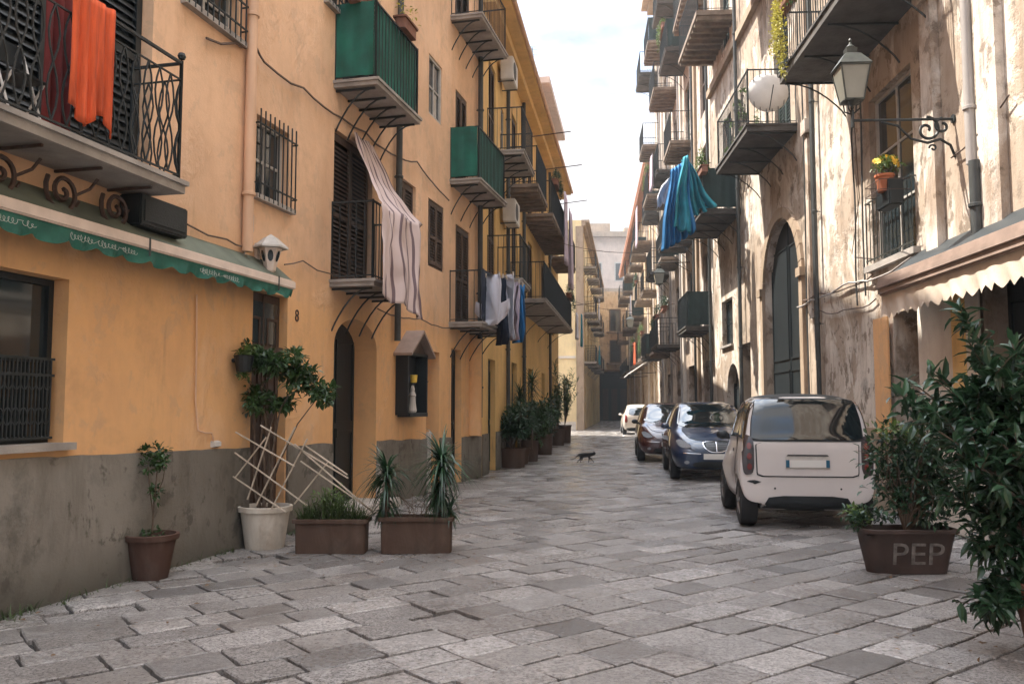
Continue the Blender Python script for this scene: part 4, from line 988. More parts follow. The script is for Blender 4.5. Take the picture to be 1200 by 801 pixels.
def hang(name, label, cat, w, s, n, ztop, width, height, m, along='s', folds=5, amp=.03, taper=0, rag=.0, group=None, uv=False, fringe=False, seed=0):
    base = w.W(s, n, ztop); rq = random.Random(seed)
    ph = rq.random()*6
    def fn(u, v):
        wd = width*(1 - taper*math.sin(v*math.pi*.5)) ; x = (u-.5)*wd
        off = amp*(.35+.65*v)*math.sin(u*folds*2*math.pi+ph+.5*math.sin(v*3)) + amp*.4*math.sin(u*folds*4.7+2*v)
        z = -height*v*(1+rag*math.sin(u*9+ph))
        d = Vector((x, off, z)) if along == 's' else Vector((off, x, z))
        return Vector((d.x, w.sg*d.y, d.z))
    return cloth(name, label, cat, fn, 48, 16, m, base, w.rz, group, uv)
hang('orange_towel', 'long orange red fringed cloth hanging over the ornate balcony rail', 'cloth', A, A.hit(112,30,.5)[0], .50, 4.29, A.hit(139,60,.5)[0]-A.hit(87,60,.5)[0], .88, M['redc'], folds=5, amp=.022, rag=.07)
hang('dark_red_cloth', 'dark red cloth hanging inside the ornate balcony', 'cloth', A, A.hit(69,70,.25)[0], .25, 4.75, .26, 1.45, M['redd'], folds=3, amp=.03)
# folding chair on the ornate balcony
s, z = A.hit(22, 130, .3)
t = on_wall('folding_chair', 'white framed folding chair standing on the ornate balcony', 'chair', A, s, .26, 3.26); t.scale = (.7,.7,.7)
for x in (-.19, .19): mb = MB(); mb.tube([Q(A,x,.16,0), Q(A,x,-.12,.8), Q(A,x*.8,-.14,.84)], .012, 6); mb.tube([Q(A,x,-.15,0), Q(A,x,.15,.44)], .012, 6); mb.build('frame', M['plast'], t)
mb = MB(); mb.bbox(Q(A,-.18,-.12,.43), Q(A,.18,.2,.455), .008); mb.build('seat', M['dark'], t)
mb = MB(); mb.bbox(Q(A,-.18,-.10,.6), Q(A,.18,-.12,.82), .006); mb.build('backrest', M['dark'], t)
sbx0, sbx1 = A.hit(160, 250, .2)[0], A.hit(216, 250, .2)[0]
t = on_wall('metal_box', 'dark metal box hung under the far end of the ornate balcony', 'box', A, sbx0, .0, 2.88)
mb = MB(); mb.bbox(Q(A,0,.03,0), Q(A,sbx1-sbx0,.24,.26), .012); mb.build('case', M['dark'], t); mb = MB(); mb.bbox(Q(A,.04,.241,.04), Q(A,sbx1-sbx0-.04,.25,.22), .003); mb.build('lid', M['iron'], t)
# laundry on the lowest far balcony of the orange house
def garment(w, s, n, z, kind, m, label, rot=0, name='shirt', seed=0):
    t = on_wall(name, label, 'laundry', w, s, n, z, 'clothes drying on the lowest balcony of the orange house')
    t.rotation_euler.z += rot; t.scale = (1, 1, 1.3)
    out = {'shirt': [(-.22,0),(.22,0),(.23,-.42),(.40,-.36),(.46,-.50),(.24,-.66),(.17,-.72),(-.17,-.72),(-.24,-.66),(-.46,-.50),(-.40,-.36),(-.23,-.42)],
           'trousers': [(-.2,0),(.2,0),(.22,-.98),(.05,-.98),(.0,-.3),(-.05,-.98),(-.22,-.98)],
           'towel': [(-.2,0),(.2,0),(.2,-.9),(-.2,-.9)]}[kind]
    bm = bmesh.new(); vs = [bm.verts.new((x, 0, z_)) for x, z_ in out]; f = bm.faces.new(vs)
    bmesh.ops.triangulate(bm, faces=[f]); 
    for _ in range(3): bmesh.ops.subdivide_edges(bm, edges=bm.edges[:], cuts=1)
    rq = random.Random(seed); ph = rq.random()*6
    for v in bm.verts: v.co.y += .03*math.sin(v.co.x*22+ph+v.co.z*3) + .015*math.sin(v.co.z*16+ph); v.co.x += .015*math.sin(v.co.z*9+ph)
    mb = MB(); mb.addbm(bm); bm.free(); o = mb.build('fabric', m, t, smooth=True, recalc=False); sm = o.modifiers.new('t', 'SOLIDIFY'); sm.thickness = .005
    mb = MB()
    for x in (-.17, .17): mb.box((x-.006,-.02,-.03),(x+.006,.02,.03))
    mb.build('clothes_peg', M['cane'], t); return t
LX = s4 + .2
garment(A, s4+.30, .74, 3.84, 'shirt', M['whitec'], 'pale blue white shirt hanging nearest on the laundry balcony', R(62), seed=1)
garment(A, s4+.95, .76, 3.86, 'trousers', M['navy'], 'dark navy trousers hanging between the white garments', R(40), 'trousers', seed=2)
garment(A, s4+1.25, .80, 3.98, 'trousers', M['whitec'], 'long white trousers hanging in the middle of the laundry balcony', R(50), 'trousers', seed=3)
garment(A, s4+1.75, .80, 3.9, 'towel', M['lav'], 'pale pink towel hanging beside the long white trousers', R(50), 'towel', seed=4)
garment(A, s4+2.1, .80, 3.88, 'towel', M['blue'], 'blue towel at the far end of the laundry balcony', R(50), 'towel', seed=5)
cable([A.W(s4+.05,.70,3.86), A.W(s4+1.1,.80,3.85), A.W(s4+2.5,.80,3.9)], .006, 'thin clothes line carrying the white laundry', 'clothes_line')
# lavender sheets far on the yellow house, laundry by the pale house
for i, (s, n, z, wd, h, mm, lb) in enumerate(((9.6, .98, 8.15, 1.3, 2.2, 'lav', 'pale lavender sheet hanging from the long upper balcony of the yellow house'), (11.2, 1.0, 8.0, 1.3, 2.6, 'lav', 'longer pinkish sheet at the far end of the upper balcony'), (15.6, .9, 5.0, 1.0, 1.0, 'whitec', 'small white cloth hanging at the far end of the yellow house'))):
    hang('hanging_sheet', lb, 'sheet', B, s, n, z, wd, h, M[mm], folds=4, amp=.05, taper=.25, seed=i)
hang('green_towel', 'green towel hanging beside the pale yellow house', 'towel', B, 16.7, 1.0, 5.1, .7, 1.3, M['teal'], folds=3, seed=9)
hang('hanging_sheet', 'grey cloth screening a high balcony at the far right', 'sheet', R3, 3.0, .95, 11.9, 1.6, 2.0, M['lav'], folds=4, seed=12)
# blue and turquoise laundry on the right
yb_ = 19.95
def AT(px, py, y=yb_): d = ray(px, py); k_ = y/d.y; return Vector((d.x*k_, y, CAMZ+d.z*k_))
def drape(corners, label, m, seed, dy=0, f=5, amp=.07, stripe=False):
    tl_, tr_, br2, bl2 = [AT(*q) for q in corners]; rq = random.Random(seed); ph = rq.random()*6
    def fn(u, v):
        p = tl_.lerp(tr_, u).lerp(bl2.lerp(br2, u), v); conv = 1-abs(v-.0)
        p = p + Vector((.03*math.sin(v*7+ph), amp*math.sin(u*f*6.28+ph+v*1.2)*(.3+.7*v)+.05*math.sin(u*5+v*6+ph)+dy+.25*v*math.sin(u*3.1), -.10*abs(math.sin(u*f*3.14+ph))*v-.06*math.sin(v*3.1)*math.sin(u*9+ph)))
        return p - tl_
    cloth('laundry_sheet', label, 'sheet', fn, 60, 24, m, tl_, 0, 'blue sheets hung out on the right')
drape([(784,200),(805,188),(814,268),(773,291)], 'crumpled royal blue sheet hanging off the balcony beside the turquoise one', M['blue'], 1, -.12, 6, .09)
drape([(800,186),(806,184),(842,236),(806,250)], 'turquoise sheet hung to a point from the balcony pole', M['teal'], 2, .12, 4, .09)
drape([(797,187),(803,186),(806,272),(786,262)], 'narrow turquoise cloth between the blue and the wide turquoise sheets', M['teal'], 3, -.25, 2, .06)
drape([(776,214),(792,198),(788,225),(771,236)], 'white cloth hanging left of the royal blue sheet', M['whitec'], 4, .3, 3, .05)
cable([R1.W(27.6, .9, 7.1), AT(778,200)], .015, 'clothes pole poking out with the royal blue sheet', 'clothes_pole', M['rust'], 'pole')
cable([R1.W(27.6, .95, 6.9), AT(803,183,20.08)], .015, 'upright pole holding the turquoise sheet', 'clothes_pole', M['rust'], 'pole')
for i, (s, z, L_, lb) in enumerate(((2.2, 7.75, 1.3, 'first iron laundry pole sticking out above the yellow house balcony'), (5.2, 7.8, 1.4, 'second iron laundry pole further along the yellow house'), (9.0, 7.75, 1.3, 'third iron laundry pole beyond the lavender sheet'), (13.0, 5.0, 1.6, 'low laundry pole crossing in front of the pale yellow house'))):
    cable([B.W(s, .75, z), B.W(s+.1, .75+L_*.72, z+.12)], .014, lb, 'laundry_pole', M['rust'], 'pole', 'laundry poles on the yellow house')
# round white panel on the second big balcony (right), white tilted awning far away
t = on_wall('satellite_dish', 'round pale dish on the railing of the large iron balcony', 'satellite dish', R1, 22.55, .50, 7.25)
mb = MB(); mb.lathe([(.001,-.07),(.15,-.06),(.28,-.03),(.37,.02),(.375,.026),(.28,-.02),(.15,-.045),(.001,-.055)], (0,0,0), 28, 'y')
mb.v = [(y-.06, x*1.0, z_) for x, y, z_ in mb.v]; mb.build('dish', M['plast'], t, smooth=True)
mb = MB(); mb.tube([(-.1,0,-.36),(-.42,0,.0)], .01, 5); mb.tube([(.05,0,-.1),(.05,0,-.6)], .018, 6); mb.build('arm', M['lampiron'], t)
t = on_wall('small_awning', 'faded white awning tilted over a shop far down the right side', 'awning', R3, 3.0, 0, 4.1)
mb = MB(); mb.grid(lambda u,v: Q(R3, 5.5*u, 1.5*v, -1.0*v+.03*math.sin(u*40)), 40, 4); mb.build('canopy', M['plast'], t, recalc=False)
for a_ in (0, 5.5): mb = MB(); mb.tube([Q(R3,a_,0,-.9),Q(R3,a_,1.5,-1.0)], .02, 5); mb.build('frame', M['iron'], t)

# ================================================================== PLANTS
class Leaves:
    def __init__(s): s.v = []; s.f = []; s.t = []
    def leaf(s, p, d, Ln, W, r, curl=.25, tone=None):
        d = d.normalized(); side = d.cross(Vector((r.uniform(-.5,.5), r.uniform(-.5,.5), 1))); side = side.normalized() if side.length > 1e-3 else Vector((1,0,0))
        nrm = side.cross(d).normalized(); b = len(s.v); tn = tone if tone is not None else r.random()
        for q in (p, p+d*Ln*.35+side*W*.5+nrm*W*.18, p+d*Ln*.35-nrm*0, p+d*Ln*.35-side*W*.5+nrm*W*.18, p+d*Ln*.72+side*W*.36-nrm*Ln*curl*.25+nrm*W*.12, p+d*Ln*.72-nrm*Ln*curl*.3, p+d*Ln*.72-side*W*.36-nrm*Ln*curl*.25+nrm*W*.12, p+d*Ln-nrm*Ln*curl*.7): s.v.append(tuple(q))
        for f in ((0,2,1),(0,3,2),(1,2,5,4),(2,3,6,5),(4,5,7),(5,6,7)): s.f.append(tuple(b+k for k in f)); s.t.append(tn)
    def blade(s, p, d, Ln, W, r, droop=.6, n=5):
        d = d.normalized(); side = d.cross(Vector((0,0,1))); side = side.normalized() if side.length > 1e-3 else Vector((1,0,0)); b = len(s.v); tn = r.random(); q = Vector(p); dd = Vector(d)
        for k in range(n+1):
            w = W*(1-(k/n)**1.6)*.5+.0008; s.v.append(tuple(q+side*w)); s.v.append(tuple(q-side*w)); q = q+dd*Ln/n; dd = (dd+Vector((0,0,-droop/n))).normalized()
        for k in range(n): a = b+2*k; s.f.append((a, a+1, a+3, a+2)); s.t.append(tn)
    def build(s, name, m, parent):
        me = bpy.data.meshes.new(name); me.from_pydata(s.v, [], s.f); me.materials.append(m)
        at = me.attributes.new('tone', 'FLOAT', 'FACE'); at.data.foreach_set('value', s.t)
        o = bpy.data.objects.new(name, me); COL.objects.link(o)
        if parent: o.parent = parent
        return o
def rdir(r, zmin=-1):
    while True:
        v = Vector((r.uniform(-1,1), r.uniform(-1,1), r.uniform(zmin,1)))
        if .05 < v.length < 1: return v.normalized()
def bush(lv, c, rad, n, Ln, W, r, clumps=9, sq=(1,1,1), stems=None, origin=None):
    cs = []
    for i in range(clumps):
        d = rdir(r, -.6); cs.append((Vector(c)+Vector((d.x*rad[0], d.y*rad[1], d.z*rad[2]))*r.uniform(.3,.85), r.uniform(.25,.5), r.uniform(-.25,.25)))
    for i in range(n):
        cc, k, tb = r.choice(cs); d = rdir(r); p = cc+Vector((d.x*rad[0], d.y*rad[1], d.z*rad[2]))*k*r.random()**.4
        ld = (d + rdir(r)*.8 + Vector((0,0,.1))); lv.leaf(p, ld, Ln*r.uniform(.6,1.25), W*r.uniform(.7,1.2), r, tone=min(1,max(0,.5+tb+r.uniform(-.3,.3))))
    if stems is not None:
        for cc, k, tb in cs:
            o = Vector(origin); mid = o.lerp(cc, .5)+Vector((r.uniform(-.05,.05), r.uniform(-.05,.05), .05)); stems.tube([o, mid, cc], [.011, .008, .004], 5)
            for _ in range(3): stems.tube([cc, cc+rdir(r)*rad[0]*k], [.004,.002], 4)
def roundpot(root, r0, r1, h, m, rim=.03):
    mb = MB(); mb.lathe([(.001,.0),(r0,.0),(r0+.003,.01),(r1-.012,h-rim*1.6),(r1-.008,h-rim*1.55),(r1+.012,h-rim*1.5),(r1+.016,h-.004),(r1+.008,h),(r1-.012,h),(r1-.02,h-.05),(r1-.03,h-.06),(.001,h-.05)], (0,0,0), 30)
    mb.build('pot', m, root, angle=35)
    mb = MB(); mb.lathe([(r1-.022,h-.045),(r1*.5,h-.03),(.001,h-.035)], (0,0,0), 18); mb.build('soil', M['soil'], root)
def boxpot(root, lx, ly, h, m, taper=.06, nm='planter', rim=.04, rad=.03):
    mb = MB(); a, b = lx/2, ly/2; a0, b0 = a-taper, b-taper
    def ring(x, y, z, rr=None):
        rr = rad if rr is None else rr
        out = []
        for sx, sy, g0 in ((1,1,0),(-1,1,90),(-1,-1,180),(1,-1,270)):
            for k in range(4):
                g = R(g0+k*30); out.append((sx*(x-rr)+rr*math.cos(g), sy*(y-rr)+rr*math.sin(g), z))
        return out
    rings = [ring(a0,b0,0), ring(a-.014,b-.014,h-rim), ring(a+.01,b+.01,h-rim+.002), ring(a+.012,b+.012,h-.004), ring(a,b,h), ring(a-.02,b-.02,h), ring(a-.028,b-.028,h-.05)]
    i = 0
    for rg in rings: mb.v += rg
    n = 16
    for k in range(len(rings)-1):
        for j in range(n): j2=(j+1)%n; mb.face((k*n+j, k*n+j2, (k+1)*n+j2, (k+1)*n+j))
    mb.face(range(n-1,-1,-1)); o = mb.build(nm, m, root, angle=35)
    mb = MB(); mb.grid(lambda u,v: ((u-.5)*(lx-.05), (v-.5)*(ly-.05), h-.05+.015*math.sin(u*11)*math.sin(v*9)), 12, 6); mb.build('soil', M['soil'], root)
    return o
# --- small potted shrub by the grey plinth
G = lambda x, y: ground(x, y)
r = random.Random(11)
p = G(166, 681); p = p + Vector((.02, .12, 0))
t = thing('potted_shrub', 'spindly little shrub in a dark brown plastic pot by the grey plinth', 'plant', p); S_ = p.y/1000
roundpot(t, .135, .205, .37, M['potbrown']); st = MB(); st.tube([(0,0,.33),(.01,.0,.6),(.03,.01,.95)], [.009,.007,.004], 6); st.tube([(0.01,0,.5),(-.04,.02,.75),(-.05,.0,.92)], [.006,.004,.003], 5); st.tube([(.01,0,.62),(.07,.02,.8),(.1,.0,.95)], [.005,.004,.002], 5)
st.build('stem', M['bark'], t); lv = Leaves(); bush(lv, (.02,0,.98), (.16,.14,.16), 260, .05, .03, r, 9); bush(lv, (.01,0,.70), (.07,.07,.14), 60, .045, .025, r, 5); bush(lv, (0,0,.37), (.14,.12,.05), 60, .04, .025, r, 5); lv.build('foliage', M['leaf'], t)
# --- white pot with tree
p = G(301, 644) + Vector((.03, .16, 0)); k = p.y
t = thing('potted_tree', 'leafy ficus tree with bare twisted stems in a big dirty white pot', 'plant', p)
roundpot(t, .19, .255, .42, M['potwhite'], .035)
st = MB(); r = random.Random(5)
def W_(px, py, dy=0):      # offset of a photo point at this plant's own depth
    d = ray(px, py); tt = (p.y+dy)/d.y; return Vector((d.x*tt, d.y*tt, CAMZ+d.z*tt)) - p
tops = [(285,430),(300,415),(325,440),(350,440),(375,462),(310,470),(290,455),(335,465),(272,420),(318,405)]
for i, (x, y) in enumerate(tops):
    e = W_(x, y, r.uniform(-.2,.2)); b = Vector((r.uniform(-.08,.08), r.uniform(-.08,.08), .38)); m1 = b.lerp(e, .4)+Vector((r.uniform(-.1,.1), r.uniform(-.08,.08), 0)); m1.x = m1.x*.5; m2 = b.lerp(e, .72)+Vector((r.uniform(-.05,.05), 0, .03)); m2.x *= .75
    st.tube([b, b.lerp(m1,.5)+Vector((r.uniform(-.03,.03),0,0)), m1, m2, e], [.013,.012,.010,.007,.004], 6)
st.build('stem', M['bark'], t)
lv = Leaves()
for (x, y, rx, rz_, n) in ((290,418,.20,.17,330),(318,432,.28,.22,480),(350,446,.26,.16,420),(376,462,.17,.12,260),(300,470,.22,.15,260),(330,475,.22,.08,160),(268,412,.08,.1,70),(340,418,.16,.12,140)):
    bush(lv, W_(x, y), (rx,.24,rz_), n, .085, .042, r, 9)
lv.build('foliage', M['leaf'], t)
# --- cane trellis leaning across
t0 = thing('cane_trellis', 'folding cane trellis leaning over the planters by the front door', 'trellis', p); mb = MB()
def stick(a, b, da=-.27, db=-.27): mb.tube([W_(*a, da), W_(*b, db)], .0085, 5)
for a, b in (((276,506),(345,546)),((275,530),(360,592)),((273,558),(335,600)),((305,498),(408,560)),((345,520),(437,600)),((358,522),(407,556)),((352,540),(436,598))): stick(a, b)
for a, b in (((300,592),(346,500)),((290,585),(318,500)),((318,596),(360,514)),((275,560),(312,512)),((345,590),(385,540))): stick(a, b, -.245, -.245)
mb.build('slats', M['cane'], t0)
# --- long planters
def planter(px0, px1, py, pyt, label, hh=.34):
    a = G(px0, py); b = G(px1, py); c = (a+b)/2 + Vector((0, .14, 0)); Lx = (b-a).length*1.0
    t = thing('planter', label, 'planter', c, 0); boxpot(t, Lx, .28, hh, M['terrab'], .02); return t, c, Lx
r = random.Random(21)
t, c, Lx = planter(342, 429, 649, 607, 'long low terracotta planter full of grassy weeds, beside the white pot', .33)
lv = Leaves()
for i in range(420):
    x = r.uniform(-.45,.45)*Lx; b = Vector((x, r.uniform(-.1,.1), .29)); hgt = .13+.2*max(0, 1-abs(x-.0)/.35)
    lv.blade(b, Vector((r.uniform(-.6,.6), r.uniform(-.5,.3), 1)), hgt*r.uniform(.6,1.3), .011, r, .9)
lv.build('grass_blades', M['grassl'], t); lv = Leaves(); bush(lv, (0,.02,.43), (.30,.12,.18), 420, .05, .018, r, 12); lv.build('foliage', M['leafl'], t)
t, c, Lx = planter(443, 530, 649, 605, 'long low terracotta planter with two spiky yuccas and bare twigs', .35)
lv = Leaves(); st = MB()
def yucca(lv, st, x, z0, hh, n, Ln, y=0, dead=True, drop=1.1):
    st.tube([(x,y,z0),(x+.01,y,z0+hh*.5),(x,y,z0+hh)], [.028,.022,.02], 7)
    for i in range(n):
        a = r.uniform(0, 6.28); el = r.uniform(-.35, 1.2); zz = z0+hh*r.uniform(.82,1.05)
        lv.blade((x,y,zz), Vector((math.cos(a)*math.cos(el), math.sin(a)*math.cos(el), math.sin(el))), Ln*r.uniform(.7,1.1), .024, r, drop, 6)
    if dead:
        for i in range(int(n*.5)):
            a = r.uniform(0, 6.28); zz = z0+hh*r.uniform(.3,.9); lv.blade((x,y,zz), Vector((math.cos(a), math.sin(a), -.3)), Ln*.7, .018, r, 2.2, 5)
yucca(lv, st, -.30, .3, .48, 120, .42, drop=1.4); yucca(lv, st, .24, .3, .58, 150, .48, drop=1.4); yucca(lv, st, .20, .3, .3, 60, .28, .03); yucca(lv, st, -.33, .3, .12, 50, .26, .03); yucca(lv, st, .32, .3, .1, 40, .26)
for i in range(14):
    x = r.uniform(-.1,.15); q = Vector((x,0,.3)); st.tube([q, q+Vector((r.uniform(-.08,.08),0,.12)), q+Vector((r.uniform(-.18,.18),r.uniform(-.1,.1),.26))], [.005,.004,.002], 4)
st.build('stem', M['bark'], t); lv.build('foliage', M['leafd'], t)
# --- row of terracotta pots along the yellow house
r = random.Random(33)
rows = [((602,548),.33,.30,.45,'bush','squat round terracotta pot with dense dark bush, nearest of the row by the yellow house'),
        ((622,541),.27,.23,.55,'bush','tall terracotta pot with rounded green shrub, second in the row'),
        ((640,533),.28,.22,.62,'bush','tall dark terracotta pot with clipped shrub, third in the row'),
        ((655,522),.30,.24,.60,'oleander','terracotta pot with tall thin leaved oleander, near the end of the row'),
        ((664,519),.26,.22,.70,'oleander','slim pale pot with oleander at the very end of the row')]
for i, ((x, y), r1_, r0_, h, kind, lb) in enumerate(rows):
    p = G(x, y); p = p + Vector((-.05, .25, 0)); t = thing('potted_bush', lb, 'plant', p, 0, 'potted plants along the yellow house')
    roundpot(t, r0_, r1_, h, M['terrab']); lv = Leaves(); st = MB(); st.tube([(0,0,h-.1),(0,0,h+.4)], .02, 6)
    if kind == 'bush':
        bush(lv, (0,0,h+.48), (.66,.5,.60), 2100, .11, .048, r, 16, stems=st, origin=(0,0,h)); mt = M['leafd'] if i != 1 else M['leaf']
    else:
        for j in range(16):
            a = r.uniform(0,6.28); ln_ = r.uniform(1.1,2.5) if i == 3 else r.uniform(.9,2.0); e = Vector((math.cos(a)*.5*r.random()+ .1, math.sin(a)*.4, h+ln_)); b = Vector((0,0,h)); mdd = b.lerp(e,.5)+Vector((-e.x*.2,0,0)); st.tube([b, mdd, e], [.012,.009,.004], 5)
            for q in range(46):
                u = r.uniform(.25,1); pp = (b.lerp(mdd, u*2) if u < .5 else mdd.lerp(e, u*2-1)); lv.leaf(pp, rdir(r, -.1)+Vector((0,0,.4)), r.uniform(.14,.24), .035, r)
        mt = M['leaf']
    st.build('stem', M['bark'], t); lv.build('foliage', mt, t)
# tall rubber plant standing behind the first pots
p = G(596, 546) + Vector((.28,.9,0)); t = thing('potted_tree', 'tall dark spiky plant rising behind the first terracotta pots', 'plant', p)
roundpot(t, .2,.26,.4, M['terrab']); lv = Leaves(); st = MB(); yucca(lv, st, 0,.35,1.35,130,.5, drop=1.0); yucca(lv, st, .3,.35,1.7,110,.5, .1, drop=.9); yucca(lv, st, -.15,.35,.8,80,.42, -.05, drop=1); st.build('stem', M['bark'], t); lv.build('foliage', M['leafd'], t)
# --- small pot fixed on the wall near the tree
s, z = A.hit(272, 436); t = on_wall('wall_pot', 'little dark pot with drooping leaves hooked on the orange wall behind the ficus', 'plant', A, s, .0, z); r = random.Random(4)
mb = MB(); mb.lathe([(.001,0),(.07,0),(.1,.16),(.11,.165),(.09,.17),(.001,.15)], Q(A,0,.13,0), 14); mb.build('pot', M['dark'], t)
mb = MB(); mb.tube([Q(A,0,0,.12),Q(A,0,.03,.12)], .02, 6); mb.build('hook', M['iron'], t)
lv = Leaves(); q = Q(A,0,.13,.2); bush(lv, q, (.14,.1,.12), 120, .07, .03, r, 6); bush(lv, (q[0],q[1],-.06), (.1,.06,.08), 40, .06, .025, r, 4); lv.build('foliage', M['leafl'], t)
# --- balcony plants
def rail_planter(w, s, n, z, L_, label, leafm, nl, hh, mm='terra', drop=0, group='planters on the balconies'):
    t = on_wall('balcony_planter', label, 'planter', w, s, n, z, group); boxpot(t, L_, .18, .17, M[mm], .015, rim=.03); r = random.Random(int(s*100)); lv = Leaves()
    bush(lv, (0,0,.17+hh*.4), (L_*.5,.14,hh), nl, .07, .03, r, 8)
    if drop: bush(lv, (0,w.sg*.14,-drop*.35), (L_*.5,.08,drop), nl, .05, .03, r, 14)
    lv.build('foliage', leafm, t)
zz = 5.5+.08+1.02
rail_planter(A, sg0+.12, .28, zz-.0, .42, 'short terracotta planter across the near end of the upper green balcony', M['leafl'], 60, .12)
rail_planter(A, sg0+1.05, .58, zz+.005, .5, 'terracotta planter with reddish sprigs on the rail of the upper green balcony', M['leafy'], 50, .22)
rail_planter(R1, 19.55, .93, 7.5, .9, 'planter trailing yellow leaves at the far end of the big high balcony', M['leafy'], 1100, .35, drop=1.0)
rail_planter(R1, 18.2, .92, 7.55, 1.6, 'planter with dense dark greenery on the big high balcony', M['leaf'], 900, .4, drop=.35)
rail_planter(R1, 24.2, .3, 6.64, .7, 'planter of bright green leaves on the second large balcony', M['leafl'], 260, .45)
rail_planter(R1, 27.4, .9, 7.0, .9, 'bright green plant at the near end of the blue laundry balcony', M['leafl'], 380, .35)
rail_planter(R2, 6.4, .8, 4.8, 1.0, 'dark potted greenery on a low balcony of the streaked townhouse', M['leafd'], 300, .4)
rail_planter(R3, 2.2, .8, 5.1, 1.3, 'yellow green climbing plant on the first ochre balcony far right', M['leafl'], 500, .5, drop=1.0)
rail_planter(R2, 13.0, .8, 11.4, 1.0, 'sprawling greenery high on the streaked townhouse', M['leafl'], 300, .4, drop=.4)
for (w_, s_, n_, z_, L__, lb, mt_, hh_, dr_) in ((R2, 1.6, .8, 8.0, 1.1, 'trailing green pots on the balcony right above the small street lantern', 'leafl', .3, .5), (R2, 9.4, .8, 4.8, 1.2, 'greenery on the low balcony in the middle of the townhouse', 'leaf', .35, .3),
        (R2, 5.4, .8, 14.6, 1.2, 'plants on a very high balcony of the streaked townhouse', 'leafl', .3, .4), (R3, 6.2, .85, 8.3, 1.3, 'dark plants on the second balcony of the red eaved house', 'leafd', .4, .3), (R3, 10.0, .85, 5.1, 1.3, 'leafy pots low on the red eaved house near the white awning', 'leafl', .4, .5),
        (B, 7.6, .85, 7.9, 1.0, 'dark leaves spilling over the long upper balcony of the yellow house', 'leafd', .3, .3), (B, 12.0, .9, 5.1, 1.3, 'small shrubs on the long lower balcony of the yellow house', 'leafd', .4, .4)):
    rail_planter(w_, s_, n_, z_, L__, lb, M[mt_], 320, hh_, drop=dr_)
for i_, (w_, s_, z_, wd_, h_, mt_, lb) in enumerate(((R2, 1.6, 7.9, 1.0, 1.1, 'whitec', 'white linen hung on the first upper balcony of the townhouse'), (R2, 8.9, 11.2, 1.1, 1.3, 'lav', 'pinkish linen hung high on the townhouse front'), (R3, 6.5, 5.0, 1.3, 1.2, 'redc', 'faded red cloth over a low balcony of the red eaved house'), (R3, 10.4, 8.2, 1.4, 1.3, 'whitec', 'white linen over a middle balcony far down the right'), (CS, 2.7, 8.3, 1.3, 1.3, 'whitec', 'white linen on the first balcony of the pale yellow house'), (CS, 2.8, 5.3, 1.3, 1.2, 'teal', 'green cloth on the lowest balcony of the pale yellow house'))):
    hang('hanging_sheet', lb, 'sheet', w_, s_, .95, z_, wd_, h_, M[mt_], folds=4, amp=.04, seed=40+i_)
# climbing twigs on the palace wall between the balconies
t = on_wall('climbing_plant', 'straggly bare vine with a few light leaves climbing the townhouse wall', 'plant', R1, 27.0, .05, 6.4); r = random.Random(8); st = MB(); lv = Leaves()
for i in range(14):
    q = Vector((r.uniform(-.8,.8), .0, 0)); pts = [q]
    for j in range(9): q = q+Vector((r.uniform(-.25,.25), r.uniform(-.03,.03), r.uniform(.1,.4))); q.y = max(-.04, min(.2, q.y)); pts.append(q)
    st.tube(pts, .014, 4)
    for pp in pts[2:]:
        if r.random() < .5:
            for _ in range(9): lv.leaf(pp, rdir(r), .11, .07, r, tone=.9)
st.build('stem', M['bark'], t); lv.build('foliage', M['leafl'], t)
# --- flower pot at the window of the palace
s, z = R1.hit(1040, 225, .25)
t = on_wall('window_flower_pot', 'orange pot of big yellow flowers in a wire holder outside the palace window', 'flower pot', R1, s, .28, z); r = random.Random(2)
mb = MB(); mb.lathe([(.001,0),(.085,0),(.115,.19),(.125,.19),(.125,.22),(.11,.22),(.10,.20),(.001,.19)], (0,0,.0), 20); mb.build('pot', mat('orange_clay_pot', (.45,.14,.06), .7), t, angle=35)
mb = MB()
for zz_ in (-.01, .12): mb.tube([Q(R1,-.2,-.26,zz_),Q(R1,-.2,.14,zz_),Q(R1,.3,.14,zz_),Q(R1,.3,-.26,zz_)], .006, 4)
for i in range(11): x = -.2+.05*i; mb.tube([Q(R1,x,.14,-.01),Q(R1,x,.14,.12)], .004, 4)
for i in range(8): mb.tube([Q(R1,-.2+.07*i,-.26,-.01),Q(R1,-.2+.07*i,.14,-.01)], .004, 4)
mb.build('wire_holder', M['rust'], t)
lv = Leaves(); bush(lv, (0,0,.30), (.20,.18,.12), 150, .07, .035, r, 7); lv.build('foliage', M['leafl'], t)
for i in range(13):
    d = rdir(r, .0); c = Vector((d.x*.19, d.y*.17, .33+d.z*.12)); mb = MB(); nrm = (d+Vector((0,-.6,.1))).normalized(); a_ = nrm.orthogonal().normalized(); b_ = nrm.cross(a_)
    for j in range(9):
        g = j*2*math.pi/9; dv = a_*math.cos(g)+b_*math.sin(g); sd_ = nrm.cross(dv)*.020
        mb.poly([c, c+dv*.04+sd_+nrm*.012, c+dv*.062+nrm*.006, c+dv*.04-sd_+nrm*.012])
    mb.lathe([(.014,0),(.001,.012)], c, 6); mb.build('flower', M['yellowf'], t, recalc=False)
# dark pot beside it
t = on_wall('window_pot', 'dark trough with trailing leaves hung on the window guard under the yellow flowers', 'flower pot', R1, WB[0]+.28, .20, 3.95)
mb = MB(); mb.bbox((-.22,-.09,0),(.22,.09,.34), .015); mb.build('trough', M['dark'], t); lv = Leaves(); bush(lv, (0,0,.38), (.24,.12,.12), 160, .06, .03, r, 6); lv.build('foliage', M['leafd'], t)
